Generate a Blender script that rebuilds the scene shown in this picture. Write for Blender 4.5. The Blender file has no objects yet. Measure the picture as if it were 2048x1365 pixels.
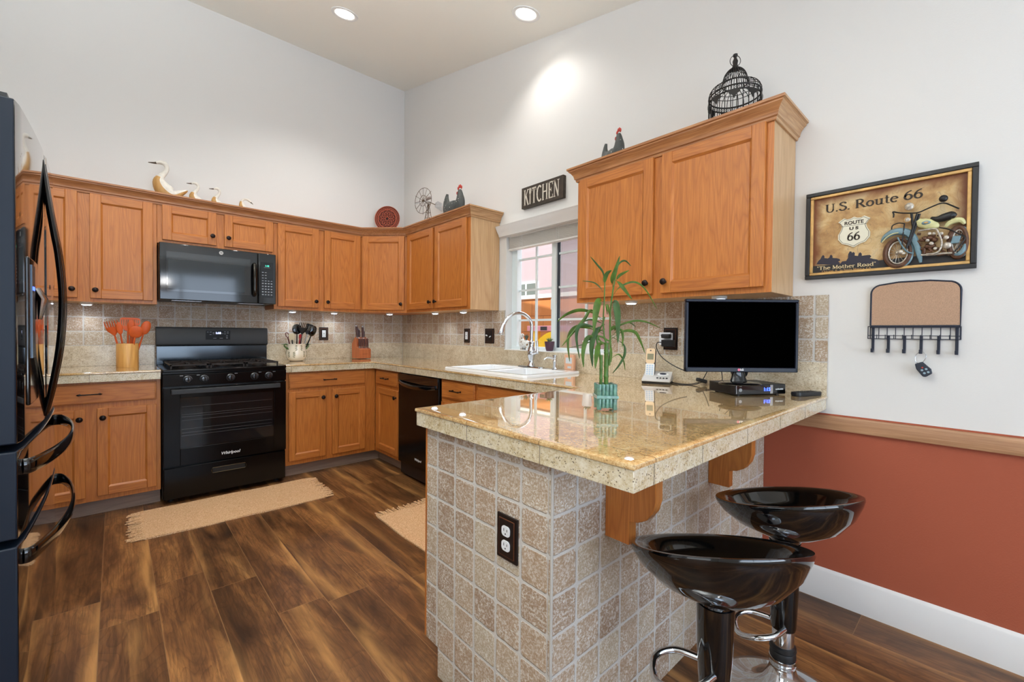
import bpy, bmesh, math, random
from mathutils import Vector, Matrix
random.seed(7)
PI = math.pi
S = bpy.context.scene
COL = S.collection

# ------------------------------------------------------------------ camera
CAM = dict(f=871.49, yaw=42.3285, pitch=-0.8906, roll=0.5214, x=-2.351, y=-4.3638, z=1.1824, sy=-2.767)
_y, _p, _r = [math.radians(CAM[k]) for k in ('yaw', 'pitch', 'roll')]
FW = Vector((math.sin(_y)*math.cos(_p), math.cos(_y)*math.cos(_p), math.sin(_p)))
_R = Vector((math.cos(_y), -math.sin(_y), 0)); _U = _R.cross(FW)
RT = _R*math.cos(_r)+_U*math.sin(_r); UP = -_R*math.sin(_r)+_U*math.cos(_r)
OC = Vector((CAM['x'], CAM['y'], CAM['z']))
cd = bpy.data.cameras.new('camera'); cam = bpy.data.objects.new('camera', cd); COL.objects.link(cam)
cd.sensor_width = 36; cd.lens = CAM['f']/2048*36; cd.shift_y = CAM['sy']/2048; cd.clip_start = .05
cam.matrix_world = Matrix.Translation(OC) @ Matrix((RT, UP, -FW)).transposed().to_4x4()
S.camera = cam

def ray(px, py):
    return FW + RT*((px-1024)/CAM['f']) + UP*((682.5+CAM['sy']-py)/CAM['f'])
def at(px, py, d):            # point at distance d along the view axis
    return OC + ray(px, py)*d
def onX(px, py, x):
    r = ray(px, py); return OC + r*((x-OC.x)/r.x)

# ------------------------------------------------------------------ world, exposure
S.view_settings.view_transform = 'Standard'; S.view_settings.look = 'None'
S.view_settings.gamma = 1; S.view_settings.exposure = 0.0
W = bpy.data.worlds.new('world'); S.world = W; W.use_nodes = True
wn = W.node_tree.nodes; wl = W.node_tree.links
bg = wn['Background']; bg.inputs['Color'].default_value = (.75, .87, 1.0, 1); bg.inputs['Strength'].default_value = 1.0

def lamp(kind, name, loc, power, color=(1, 1, 1), rot=(0, 0, 0), **k):
    l = bpy.data.lights.new(name, kind); l.energy = power; l.color = color
    for a, b in k.items(): setattr(l, a, b)
    o = bpy.data.objects.new(name, l); o.location = loc; o.rotation_euler = rot; COL.objects.link(o); return o
# daylight through the two big windows of the wall behind the camera, and through the kitchen window; plus added upward fills
lamp('AREA', 'daylight_front', (-1.9, -7.2, 1.5), 66, (.66, .80, 1.0), (math.radians(102), 0, 0), shape='RECTANGLE', size=2.9, size_y=1.6)
lamp('AREA', 'ceiling_fill_front', (-1.9, -7.0, .75), 36, (.74, .87, 1.0), (math.radians(150), 0, 0), shape='RECTANGLE', size=2.9, size_y=.5)  # up-aimed fill added low at the window to lift the dark ceiling
lamp('AREA', 'ceiling_fill_side', (-6.0, -4.8, .7), 12, (.98, .96, .92), (0, math.radians(-150), 0), shape='RECTANGLE', size=.5, size_y=2.5)  # matching added fill at the side opening, also aimed up
lamp('AREA', 'daylight_side', (-6.2, -4.8, 1.5), 12, (.98, .96, .92), (0, math.radians(-116), 0), shape='RECTANGLE', size=1.7, size_y=2.6)
lamp('AREA', 'daylight_sink_window', (1.3, -2.1, 3.3), 110, (.92, .96, 1.0), Vector((-1.9, -.5, -2.4)).to_track_quat('-Z', 'Y').to_euler(), shape='RECTANGLE', size=1.2, size_y=2.4)
lamp('SUN', 'sun', (3, 0, 6), 7.0, (1.0, .96, .9), Vector((.55, .30, -.78)).to_track_quat('-Z', 'Y').to_euler(), angle=.01)

# ------------------------------------------------------------------ materials
def lin(c):
    return tuple(((v/255)/12.92 if v/255 <= .04045 else ((v/255+.055)/1.055)**2.4) for v in c)+(1,)
class NT:
    def __init__(s, name):
        s.m = bpy.data.materials.new(name); s.m.use_nodes = True
        s.n = s.m.node_tree.nodes; s.l = s.m.node_tree.links; s.b = s.n['Principled BSDF']
    def add(s, t, **k):
        n = s.n.new(t)
        for a, b in k.items(): setattr(n, a, b)
        return n
    def link(s, a, b): s.l.new(a, b)
    def math(s, op, a, b=None, c=None, clamp=False):
        n = s.add('ShaderNodeMath', operation=op, use_clamp=clamp)
        for i, v in enumerate((a, b, c)):
            if v is None: continue
            if isinstance(v, (int, float)): n.inputs[i].default_value = v
            else: s.link(v, n.inputs[i])
        return n.outputs[0]
    def mix(s, f, a, b, mode='MIX'):
        n = s.add('ShaderNodeMix', data_type='RGBA', blend_type=mode)
        for i, v in ((0, f), (6, a), (7, b)):
            if isinstance(v, (int, float)): n.inputs[i].default_value = v
            elif isinstance(v, tuple): n.inputs[i].default_value = v
            else: s.link(v, n.inputs[i])
        return n.outputs[2]
    def noise(s, vec, scale, detail=4, rough=.55, dist=0, out=0):
        n = s.add('ShaderNodeTexNoise'); s.link(vec, n.inputs['Vector'])
        n.inputs['Scale'].default_value = scale; n.inputs['Detail'].default_value = detail
        n.inputs['Roughness'].default_value = rough; n.inputs['Distortion'].default_value = dist
        return n.outputs[out]
    def ramp(s, f, stops, interp='LINEAR'):
        n = s.add('ShaderNodeValToRGB'); s.link(f, n.inputs[0]); n.color_ramp.interpolation = interp
        e = n.color_ramp.elements
        while len(e) < len(stops): e.new(.5)
        for i, (p, c) in enumerate(stops):
            e[i].position = p; e[i].color = c if len(c) == 4 else lin(c)
        return n.outputs[0]
    def mapv(s, vec, scale=(1, 1, 1), loc=(0, 0, 0)):
        n = s.add('ShaderNodeMapping'); s.link(vec, n.inputs[0])
        n.inputs['Scale'].default_value = scale; n.inputs['Location'].default_value = loc
        return n.outputs[0]
    def objco(s, rnd=True):
        tc = s.add('ShaderNodeTexCoord')
        if not rnd: return tc.outputs['Object']
        oi = s.add('ShaderNodeObjectInfo'); v = s.add('ShaderNodeVectorMath', operation='ADD')
        m = s.math('MULTIPLY', oi.outputs['Random'], 37.0)
        c = s.add('ShaderNodeCombineXYZ'); s.link(m, c.inputs[0]); s.link(m, c.inputs[1]); s.link(m, c.inputs[2])
        s.link(tc.outputs['Object'], v.inputs[0]); s.link(c.outputs[0], v.inputs[1]); return v.outputs[0]
    def bump(s, h, strength=.2, dist=.002):
        n = s.add('ShaderNodeBump'); s.link(h, n.inputs['Height'])
        n.inputs['Strength'].default_value = strength; n.inputs['Distance'].default_value = dist
        s.link(n.outputs[0], s.b.inputs['Normal'])
    def color(s, c): s.link(c, s.b.inputs['Base Color'])
    def set(s, **k):
        for a, v in k.items(): s.b.inputs[a.replace('_', ' ')].default_value = v
        return s

def plain(name, rgb, rough=.5, metal=0, coat=0, spec=.5, noise=0, nscale=40, bump=0):
    t = NT(name); t.set(Roughness=rough, Metallic=metal, Coat_Weight=coat, Coat_Roughness=.05, Specular_IOR_Level=spec)
    t.b.inputs['Base Color'].default_value = lin(rgb)
    v = t.objco(False); n = t.noise(v, nscale, 3)
    if noise:
        d = tuple(max(0, c*(1-noise)) for c in lin(rgb)[:3])+(1,); e = tuple(min(1, c*(1+noise)) for c in lin(rgb)[:3])+(1,)
        t.color(t.ramp(n, [(.3, d), (.7, e)]))
    if bump: t.bump(n, bump, .002)
    return t.m
def glow(name, rgb, strength):
    t = NT(name); t.b.inputs['Base Color'].default_value = lin(rgb)
    t.b.inputs['Emission Color'].default_value = lin(rgb); t.b.inputs['Emission Strength'].default_value = strength
    return t.m

def wood(name, light, mid, dark, axis, rough=.42, fine=1.0, scale=1.0, coat=.1):
    t = NT(name); v = t.objco()
    st = {'z': (1, 1, .1), 'x': (.1, 1, 1), 'y': (1, .1, 1)}[axis]
    sx = t.mapv(v, st)
    warp = t.noise(sx, 3.2*scale, 3, .5)                       # cathedral figure
    rings = t.math('FRACT', t.math('MULTIPLY', warp, 24))
    tri = t.math('ABSOLUTE', t.math('SUBTRACT', rings, .5))
    base = t.ramp(tri, [(0, dark), (.16, mid), (.5, light)])
    st2 = {'z': (1, 1, .025), 'x': (.025, 1, 1), 'y': (1, .025, 1)}[axis]
    base = t.mix(.38, base, lin(tuple((a+b)/2 for a, b in zip(light, mid))))
    pores = t.noise(t.mapv(v, st2), 230, 3, .65)
    c = t.mix(t.math('MULTIPLY', t.ramp(pores, [(.42, (0, 0, 0, 1)), (.62, (1, 1, 1, 1))]), .6*fine), base, lin(dark))
    broad = t.noise(sx, 1.3, 2)
    c = t.mix(t.math('MULTIPLY', broad, .45), c, lin(mid))
    t.color(c); t.set(Roughness=rough, Coat_Weight=coat, Coat_Roughness=.22)
    t.bump(pores, .12, .001); return t.m

OV = wood('oak_upright', (205, 132, 60), (189, 114, 48), (158, 88, 36), 'z', scale=1.7)
OH = wood('oak_level', (201, 129, 60), (184, 110, 47), (152, 83, 35), 'x', scale=1.7)
OY = wood('oak_depth', (202, 131, 68), (186, 114, 56), (156, 88, 42), 'y')
PV = wood('oak_veneer', (214, 180, 138), (200, 162, 118), (176, 136, 94), 'z', .45)
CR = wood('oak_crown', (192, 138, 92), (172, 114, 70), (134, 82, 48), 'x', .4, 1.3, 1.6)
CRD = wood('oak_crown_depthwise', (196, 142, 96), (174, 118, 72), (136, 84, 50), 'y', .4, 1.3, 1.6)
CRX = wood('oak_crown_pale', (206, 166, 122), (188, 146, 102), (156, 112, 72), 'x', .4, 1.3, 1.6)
TK = wood('toe_kick_wood', (158, 136, 122), (146, 124, 110), (126, 106, 94), 'x', .6)
RAILW = wood('chair_rail_oak', (198, 152, 116), (176, 128, 92), (146, 100, 68), 'x', .5, 1.3)
BAMBOO = wood('bamboo_wood', (224, 176, 104), (212, 160, 88), (186, 130, 62), 'z', .4)
BLOCKW = wood('knife_block_wood', (190, 112, 66), (170, 92, 50), (140, 72, 38), 'z', .4)
GEESEW = wood('carved_root_wood', (216, 176, 112), (196, 150, 84), (160, 112, 56), 'z', .5)

BRONZE = plain('oil_rubbed_bronze', (38, 28, 26), .3, .7)
BLACKG = plain('black_gloss', (6, 7, 9), .07, 0, .35)
FRIDGEF = plain('black_fridge_front', (10, 12, 15), .05, .35, 1.0)
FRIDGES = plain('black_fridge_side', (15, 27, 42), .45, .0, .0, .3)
BLACKP = plain('black_plastic', (18, 19, 22), .42)
BLACKE = plain('black_enamel', (7, 7, 8), .16, 0, .0, .25)
GREYP = plain('dark_panel', (42, 44, 47), .5)
CAST = plain('cast_iron', (44, 36, 32), .55, .3, noise=.3)
CHROME = plain('chrome', (215, 218, 222), .06, 1)
STEEL = plain('brushed_steel', (176, 178, 182), .25, 1)
WHITEP = plain('white_plastic', (232, 232, 230), .4)
PORC = plain('porcelain', (240, 242, 244), .12, 0, .5)
GREYGLASS = plain('microwave_window', (34, 40, 44), .08, 0, .3)
WHITEM = plain('white_mark', (225, 228, 232), .5)
GREYM = plain('grey_mark', (150, 154, 160), .5)
ORANGE = plain('orange_silicone', (206, 88, 28), .5, noise=.08)
REDP = plain('red_plastic', (150, 24, 26), .35)
CREAMP = plain('cream_plastic', (206, 196, 166), .5)
VINYL = plain('vinyl_white', (226, 236, 238), .35)
DKSEAL = plain('window_seal', (54, 66, 76), .5)
BLINDW = plain('blind_slats', (228, 225, 220), .5)
TRIMW = plain('trim_white', (232, 232, 232), .4)
SCREENB = plain('screen_black', (1, 1, 1), 1.0, spec=0)
LEAF = plain('leaf_green', (66, 94, 30), .45, spec=.3, noise=.4, nscale=30)
LEAFD = plain('leaf_deep_green', (50, 80, 38), .42, spec=.3, noise=.3, nscale=30)
STALK = plain('stalk_green', (72, 108, 42), .4, noise=.2, nscale=60)
JADE = plain('jade_glaze', (88, 134, 122), .14, 0, .6, noise=.35, nscale=60)
SILVERP = plain('silver_plastic', (200, 198, 194), .4, .1)
CHAMP = plain('champagne_plastic', (214, 186, 150), .35, .2)
GOLDF = plain('gold_frame', (196, 156, 96), .35, .35, noise=.25, nscale=25)
BLACKF = plain('black_frame', (26, 26, 30), .4, noise=.3)
CORK = plain('cork', (180, 147, 122), .85, noise=.22, nscale=420, bump=.2)
NAVY = plain('navy_metal', (36, 42, 58), .45, .3)
TEAL = plain('motorcycle_blue', (108, 138, 150), .35, noise=.2)
CREAMR = plain('motorcycle_cream', (206, 204, 150), .4, noise=.15)
SILV = plain('relief_silver', (190, 182, 170), .35, .4, noise=.4, nscale=120)
RUST = plain('relief_brown', (92, 62, 44), .5, .2, noise=.4)
INK = plain('print_dark', (48, 36, 26), .6)
NAVYINK = plain('print_navy', (38, 36, 52), .6)
CREAMINK = plain('print_cream', (226, 206, 160), .6)
TAUPEINK = plain('print_tan', (190, 150, 96), .6)
PLATER = plain('terracotta_carving', (168, 82, 58), .55, noise=.3, nscale=180, bump=.6)
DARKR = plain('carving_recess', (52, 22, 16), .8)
RUSTM = plain('rusty_tin', (92, 70, 50), .5, .4, noise=.4, nscale=80)
TIN = plain('galvanised_tin', (196, 198, 200), .4, .5, noise=.15)
REDC = plain('rooster_red', (186, 56, 42), .5)
CAGE = plain('birdcage_iron', (40, 37, 35), .45, .4)
PURPLE = plain('aubergine_glaze', (76, 44, 62), .3)
YELLOW = plain('yellow_plastic', (246, 200, 20), .4)
PINK = plain('pink_plastic', (222, 150, 160), .4)
SIGNB = plain('sign_brown', (58, 48, 38), .6, noise=.3, nscale=30)
SIGNW = plain('sign_cream', (216, 210, 196), .6, noise=.12, nscale=80)
OUTB = plain('bronze_plate', (40, 32, 30), .35, .4)
OUTW = plain('receptacle_white', (228, 232, 236), .35)
KNIFEH = plain('knife_handle', (64, 30, 26), .4, noise=.3)
LEDON = glow('puck_lens_lit', (214, 232, 255), 14)
CANON = glow('recessed_lens_lit', (255, 246, 232), 9)
BLUELED = glow('blue_digits', (60, 90, 255), 5)
WHITELED = glow('white_digits', (190, 205, 255), 4)
GREENLED = glow('green_digits', (70, 220, 180), 2)
LCD = plain('lcd_grey', (120, 118, 90), .3)

def mat_wall(name, rgb, bump=.12):
    t = NT(name); t.set(Roughness=.72, Specular_IOR_Level=.3); v = t.objco(False)
    t.b.inputs['Base Color'].default_value = lin(rgb)
    n = t.noise(v, 170, 4, .6); t.bump(n, bump, .003); return t.m
WALLM = mat_wall('painted_wall', (225, 224, 222))
CEILM = mat_wall('painted_ceiling', (242, 241, 233), .08)
TERRA = mat_wall('terracotta_paint', (166, 88, 64), .2)

def mat_floor():
    t = NT('walnut_planks'); v = t.objco(False); sp = t.add('ShaderNodeSeparateXYZ'); t.link(v, sp.inputs[0])
    w, L = .1835, 1.22
    ux = t.math('DIVIDE', t.math('ADD', sp.outputs[0], 2.035+w*20), w); ix = t.math('FLOOR', ux); fx = t.math('FRACT', ux)
    wn1 = t.add('ShaderNodeTexWhiteNoise', noise_dimensions='1D'); t.link(ix, wn1.inputs['W'])
    uy = t.math('ADD', t.math('DIVIDE', t.math('ADD', sp.outputs[1], 20.3), L), wn1.outputs[0]); iy = t.math('FLOOR', uy); fy = t.math('FRACT', uy)
    pid = t.math('ADD', t.math('MULTIPLY', ix, 7.31), t.math('MULTIPLY', iy, 3.17))
    wn2 = t.add('ShaderNodeTexWhiteNoise', noise_dimensions='1D'); t.link(pid, wn2.inputs['W'])
    c = t.add('ShaderNodeCombineXYZ'); t.link(sp.outputs[0], c.inputs[0]); t.link(sp.outputs[1], c.inputs[1]); t.link(t.math('MULTIPLY', wn2.outputs[0], 41), c.inputs[2])
    vv = c.outputs[0]
    fig = t.noise(t.mapv(vv, (7, 1.5, 1)), 1.0, 5, .62, 1.1)
    base = t.ramp(fig, [(.30, (66, 42, 26)), (.42, (104, 68, 40)), (.52, (132, 88, 52)), (.62, (160, 110, 64)), (.76, (200, 146, 88))])
    rings = t.math('FRACT', t.math('MULTIPLY', t.noise(t.mapv(vv, (5, 1.3, 1)), 1.1, 2, .5, .6), 17))
    rr = t.ramp(rings, [(0, (96, 96, 96)), (.25, (190, 190, 190)), (1, (206, 206, 206))])
    col = t.mix(.5, base, rr, 'MULTIPLY')
    gr = t.noise(t.mapv(vv, (120, 5, 1)), 1.0, 4, .7, .4)
    col = t.mix(t.math('MULTIPLY', t.ramp(gr, [(.42, (0, 0, 0, 1)), (.6, (1, 1, 1, 1))]), .5), col, lin((62, 40, 26)))
    sap = t.noise(t.mapv(vv, (14, 1.1, 1), (4, 9, 2)), 1.0, 4, .6, .6)
    cen = t.math('ADD', t.math('MULTIPLY', wn2.outputs[0], 1.3), -.15)
    wob = t.math('MULTIPLY', t.math('SUBTRACT', t.noise(t.mapv(vv, (.6, 1.5, 1)), 1.0, 2), .5), .9)
    dist = t.math('ABSOLUTE', t.math('SUBTRACT', t.math('ADD', fx, wob), cen))
    band = t.ramp(dist, [(0, (1, 1, 1, 1)), (.14, (.35, .35, .35, 1)), (.3, (0, 0, 0, 1))])
    sm_ = t.math('MULTIPLY', band, t.ramp(sap, [(.38, (0, 0, 0, 1)), (.58, (1, 1, 1, 1))]))
    col = t.mix(t.math('MULTIPLY', sm_, .62), col, lin((206, 152, 90)))
    hue = t.add('ShaderNodeHueSaturation'); t.link(col, hue.inputs['Color']); t.link(t.math('ADD', t.math('MULTIPLY', wn2.outputs[0], .42), .84), hue.inputs['Value'])
    ex = t.math('MINIMUM', fx, t.math('SUBTRACT', 1, fx)); ey = t.math('MULTIPLY', t.math('MINIMUM', fy, t.math('SUBTRACT', 1, fy)), L/w)
    seam = t.math('LESS_THAN', t.math('MINIMUM', ex, ey), .0075)
    t.color(t.mix(t.math('MULTIPLY', seam, .75), hue.outputs[0], lin((150, 112, 74))))
    t.set(Roughness=.33, Specular_IOR_Level=.45)
    t.link(t.ramp(gr, [(0, (.28,)*3+(1,)), (1, (.42,)*3+(1,))]), t.b.inputs['Roughness'])
    t.bump(t.math('SUBTRACT', gr, seam), .12, .001); return t.m
FLOORM = mat_floor()

def mat_tile():
    t = NT('tumbled_travertine'); tc = t.add('ShaderNodeTexCoord'); sp = t.add('ShaderNodeSeparateXYZ'); t.link(tc.outputs['UV'], sp.inputs[0])
    P = .1035
    n0 = t.noise(tc.outputs['UV'], 60, 2)
    u = t.math('DIVIDE', sp.outputs[0], P); v = t.math('DIVIDE', sp.outputs[1], P)
    iu, iv, fu, fv = t.math('FLOOR', u), t.math('FLOOR', v), t.math('FRACT', u), t.math('FRACT', v)
    du = t.math('MINIMUM', fu, t.math('SUBTRACT', 1, fu)); dv = t.math('MINIMUM', fv, t.math('SUBTRACT', 1, fv))
    # rounded-corner distance to the grout
    a = t.math('MAXIMUM', t.math('SUBTRACT', .13, du), 0); b = t.math('MAXIMUM', t.math('SUBTRACT', .13, dv), 0)
    r = t.math('SQRT', t.math('ADD', t.math('MULTIPLY', a, a), t.math('MULTIPLY', b, b)))
    r = t.math('ADD', r, t.math('MULTIPLY', t.math('SUBTRACT', n0, .5), .045))
    face = t.math('MULTIPLY', t.math('SUBTRACT', .101, r), 40, clamp=True)
    cc = t.add('ShaderNodeCombineXYZ'); t.link(iu, cc.inputs[0]); t.link(iv, cc.inputs[1])
    wn_ = t.add('ShaderNodeTexWhiteNoise', noise_dimensions='3D'); t.link(cc.outputs[0], wn_.inputs['Vector'])
    tone = t.ramp(wn_.outputs['Value'], [(0, (138, 106, 80)), (.3, (158, 128, 100)), (.6, (166, 142, 116)), (1, (176, 162, 138))])
    o = t.add('ShaderNodeVectorMath', operation='ADD'); t.link(tc.outputs['UV'], o.inputs[0])
    sc = t.add('ShaderNodeVectorMath', operation='SCALE'); t.link(wn_.outputs['Color'], sc.inputs[0]); sc.inputs['Scale'].default_value = 9; t.link(sc.outputs[0], o.inputs[1])
    big = t.noise(o.outputs[0], 26, 3, .6)
    tone = t.mix(t.math('MULTIPLY', big, .5), tone, lin((200, 186, 164)))
    pits = t.noise(o.outputs[0], 150, 5, .75, .5)
    pm = t.ramp(pits, [(.50, (0, 0, 0, 1)), (.55, (1, 1, 1, 1))])
    amt = t.math('ADD', t.math('MULTIPLY', t.ramp(big, [(.35, (0, 0, 0, 1)), (.65, (1, 1, 1, 1))]), .55), .25)
    tone = t.mix(t.math('MULTIPLY', pm, amt), tone, lin((224, 224, 220)))
    dm = t.ramp(pits, [(.36, (1, 1, 1, 1)), (.43, (0, 0, 0, 1))])
    tone = t.mix(t.math('MULTIPLY', dm, .35), tone, lin((104, 80, 60)))
    gn = t.noise(tc.outputs['UV'], 300, 2)
    grout = t.ramp(gn, [(0, (184, 180, 174)), (1, (212, 210, 206))])
    t.color(t.mix(face, grout, tone)); t.set(Roughness=.62, Specular_IOR_Level=.35)
    h = t.math('ADD', face, t.math('MULTIPLY', pits, -.35)); t.bump(h, .55, .004); return t.m
TILE = mat_tile()

def mat_granite(name, cols, speck, speckamt, rough=.05, grid=False, coat=.5, tile=.305):
    t = NT(name); v = t.objco(False)
    a = t.noise(v, 6, 5, .7, .8); b = t.noise(t.mapv(v, (1, .7, 1)), 150, 4, .75); c = t.noise(v, 34, 5, .75, .6)
    f = t.math('ADD', t.math('ADD', t.math('MULTIPLY', a, .30), t.math('MULTIPLY', b, .42)), t.math('MULTIPLY', c, .28))
    col = t.ramp(f, [(.38, cols[0]), (.47, cols[1]), (.53, cols[2]), (.61, cols[3])])
    vo = t.add('ShaderNodeTexVoronoi'); t.link(t.mapv(v, (1, 1, 1)), vo.inputs['Vector']); vo.inputs['Scale'].default_value = 170
    keep = t.math('GREATER_THAN', t.noise(v, 70, 2), .53)
    d = t.math('MULTIPLY', t.math('LESS_THAN', t.math('ADD', vo.outputs['Distance'], t.math('MULTIPLY', t.noise(v, 300, 2), .3)), .44), keep)
    col = t.mix(t.math('MULTIPLY', d, speckamt), col, lin(speck))
    if grid:
        tc = t.add('ShaderNodeTexCoord'); sp = t.add('ShaderNodeSeparateXYZ'); t.link(tc.outputs['Object'], sp.inputs[0])
        g = []
        for i, o in ((0, 1.483+tile*20), (1, 3.607+tile*20)):
            fr = t.math('FRACT', t.math('DIVIDE', t.math('ADD', sp.outputs[i], o), tile))
            g.append(t.math('MINIMUM', fr, t.math('SUBTRACT', 1, fr)))
        sm = t.math('LESS_THAN', t.math('MINIMUM', g[0], g[1]), .0055)
        col = t.mix(t.math('MULTIPLY', sm, .7), col, lin((112, 90, 64)))
    t.color(col); t.set(Roughness=rough, Coat_Weight=coat, Coat_Roughness=.02, Coat_IOR=1.7, Specular_IOR_Level=.6); return t.m
GTOP = mat_granite('gold_granite_tiles', ((158, 116, 70), (200, 162, 108), (218, 188, 138), (232, 211, 170)), (92, 60, 36), .55, .04, True, 1.0)
GEDGE = mat_granite('cream_granite_edge', ((176, 152, 112), (206, 192, 160), (218, 208, 184), (228, 222, 204)), (70, 50, 40), .8, .2, False, .2)
GSPL = mat_granite('cream_granite_upstand', ((162, 140, 108), (194, 178, 150), (210, 198, 174), (224, 216, 198)), (86, 64, 44), .7, .3, False, .1)

def mat_rug():
    t = NT('jute_weave'); v = t.objco(False)
    n = t.noise(t.mapv(v, (1, 2.2, 1)), 170, 4, .75); b = t.noise(t.mapv(v, (.4, 3, 1)), 14, 2)
    c = t.ramp(n, [(.36, (172, 124, 86)), (.5, (224, 182, 138)), (.64, (250, 222, 186))])
    c = t.mix(t.math('MULTIPLY', b, .3), c, lin((206, 158, 110)))
    t.color(c); t.set(Roughness=.95, Specular_IOR_Level=.1); t.bump(n, .6, .003); return t.m
JUTE = mat_rug()
def mat_dots(name, rgb, scale, thr, dot=(232, 232, 226)):
    t = NT(name); v = t.objco(False); vo = t.add('ShaderNodeTexVoronoi'); t.link(v, vo.inputs['Vector']); vo.inputs['Scale'].default_value = scale
    n = t.noise(v, 60, 3); d = tuple(c*.7 for c in lin(rgb)[:3])+(1,)
    t.color(t.mix(t.math('LESS_THAN', vo.outputs['Distance'], thr), t.ramp(n, [(.3, d), (.7, lin(rgb))]), lin(dot)))
    t.set(Roughness=.5); return t.m
ROOST = mat_dots('speckled_slate_paint', (70, 74, 72), 34, .11)
COWM = mat_dots('spotted_cow_glaze', (236, 236, 232), 46, .30, (128, 96, 54))
def mat_map():
    t = NT('burnt_map_print'); v = t.objco(False); n = t.noise(v, 9, 5, .6, .4)
    c = t.ramp(n, [(.3, (140, 96, 52)), (.48, (190, 152, 98)), (.62, (212, 186, 138)), (.8, (176, 160, 140))])
    r = t.math('FRACT', t.math('MULTIPLY', t.noise(v, 6, 2, .5, 1.5), 22))
    c = t.mix(t.math('MULTIPLY', t.math('LESS_THAN', r, .08), .35), c, lin((104, 84, 72)))
    sp = t.add('ShaderNodeSeparateXYZ'); t.link(v, sp.inputs[0])
    ex = t.math('SUBTRACT', .235, t.math('ABSOLUTE', sp.outputs[0])); ez = t.math('SUBTRACT', .162, t.math('ABSOLUTE', sp.outputs[2]))
    e = t.math('ADD', t.math('MINIMUM', ex, ez), t.math('MULTIPLY', t.math('SUBTRACT', n, .5), .03))
    c = t.mix(t.ramp(t.math('MULTIPLY', e, 28), [(0, (1, 1, 1, 1)), (1, (0, 0, 0, 1))]), c, lin((112, 58, 18)))
    t.color(c); t.set(Roughness=.5); return t.m
MAPM = mat_map()
def mat_glass(name, tint, ior=1.45, alpha=.1, rough=0):
    t = NT(name); tr = t.add('ShaderNodeBsdfTransparent'); tr.inputs[0].default_value = tint
    gl = t.add('ShaderNodeBsdfGlossy'); gl.inputs['Roughness'].default_value = rough
    fr = t.add('ShaderNodeLayerWeight'); fr.inputs[0].default_value = .5
    mx = t.add('ShaderNodeMixShader'); t.link(t.math('ADD', t.math('MULTIPLY', t.math('POWER', fr.outputs['Facing'], 5), .8), .03+alpha, clamp=True), mx.inputs[0])
    t.link(tr.outputs[0], mx.inputs[1]); t.link(gl.outputs[0], mx.inputs[2])
    t.link(mx.outputs[0], t.n['Material Output'].inputs[0]); return t.m
GLASS = mat_glass('window_glass', (.97, .99, 1, 1), 1.3, 0)
OVENG = mat_glass("oven_glass", (.62, .63, .64, 1), 1.3, .0)
def mat_screen():
    t = NT('insect_screen'); tr = t.add('ShaderNodeBsdfTransparent'); df = t.add('ShaderNodeBsdfDiffuse'); df.inputs[0].default_value = lin((190, 180, 186))
    mx = t.add('ShaderNodeMixShader'); mx.inputs[0].default_value = .42
    t.link(tr.outputs[0], mx.inputs[1]); t.link(df.outputs[0], mx.inputs[2]); t.link(mx.outputs[0], t.n['Material Output'].inputs[0]); return t.m
SCREENM = mat_screen()
def mat_block():
    t = NT('orange_block'); tc = t.add('ShaderNodeTexCoord'); br = t.add('ShaderNodeTexBrick'); t.link(tc.outputs['UV'], br.inputs['Vector'])
    br.inputs['Scale'].default_value = 1; br.inputs['Brick Width'].default_value = .4; br.inputs['Row Height'].default_value = .2; br.inputs['Mortar Size'].default_value = .004
    br.inputs['Color1'].default_value = lin((208, 132, 72)); br.inputs['Color2'].default_value = lin((198, 120, 64)); br.inputs['Mortar'].default_value = lin((150, 88, 50))
    t.color(br.outputs[0]); t.set(Roughness=.9); return t.m
BLOCKM = mat_block()
STUCCO = mat_wall('neighbour_stucco', (198, 178, 180), .4)
GROUNDM = mat_wall('yard_gravel', (170, 160, 146), .4)

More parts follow.
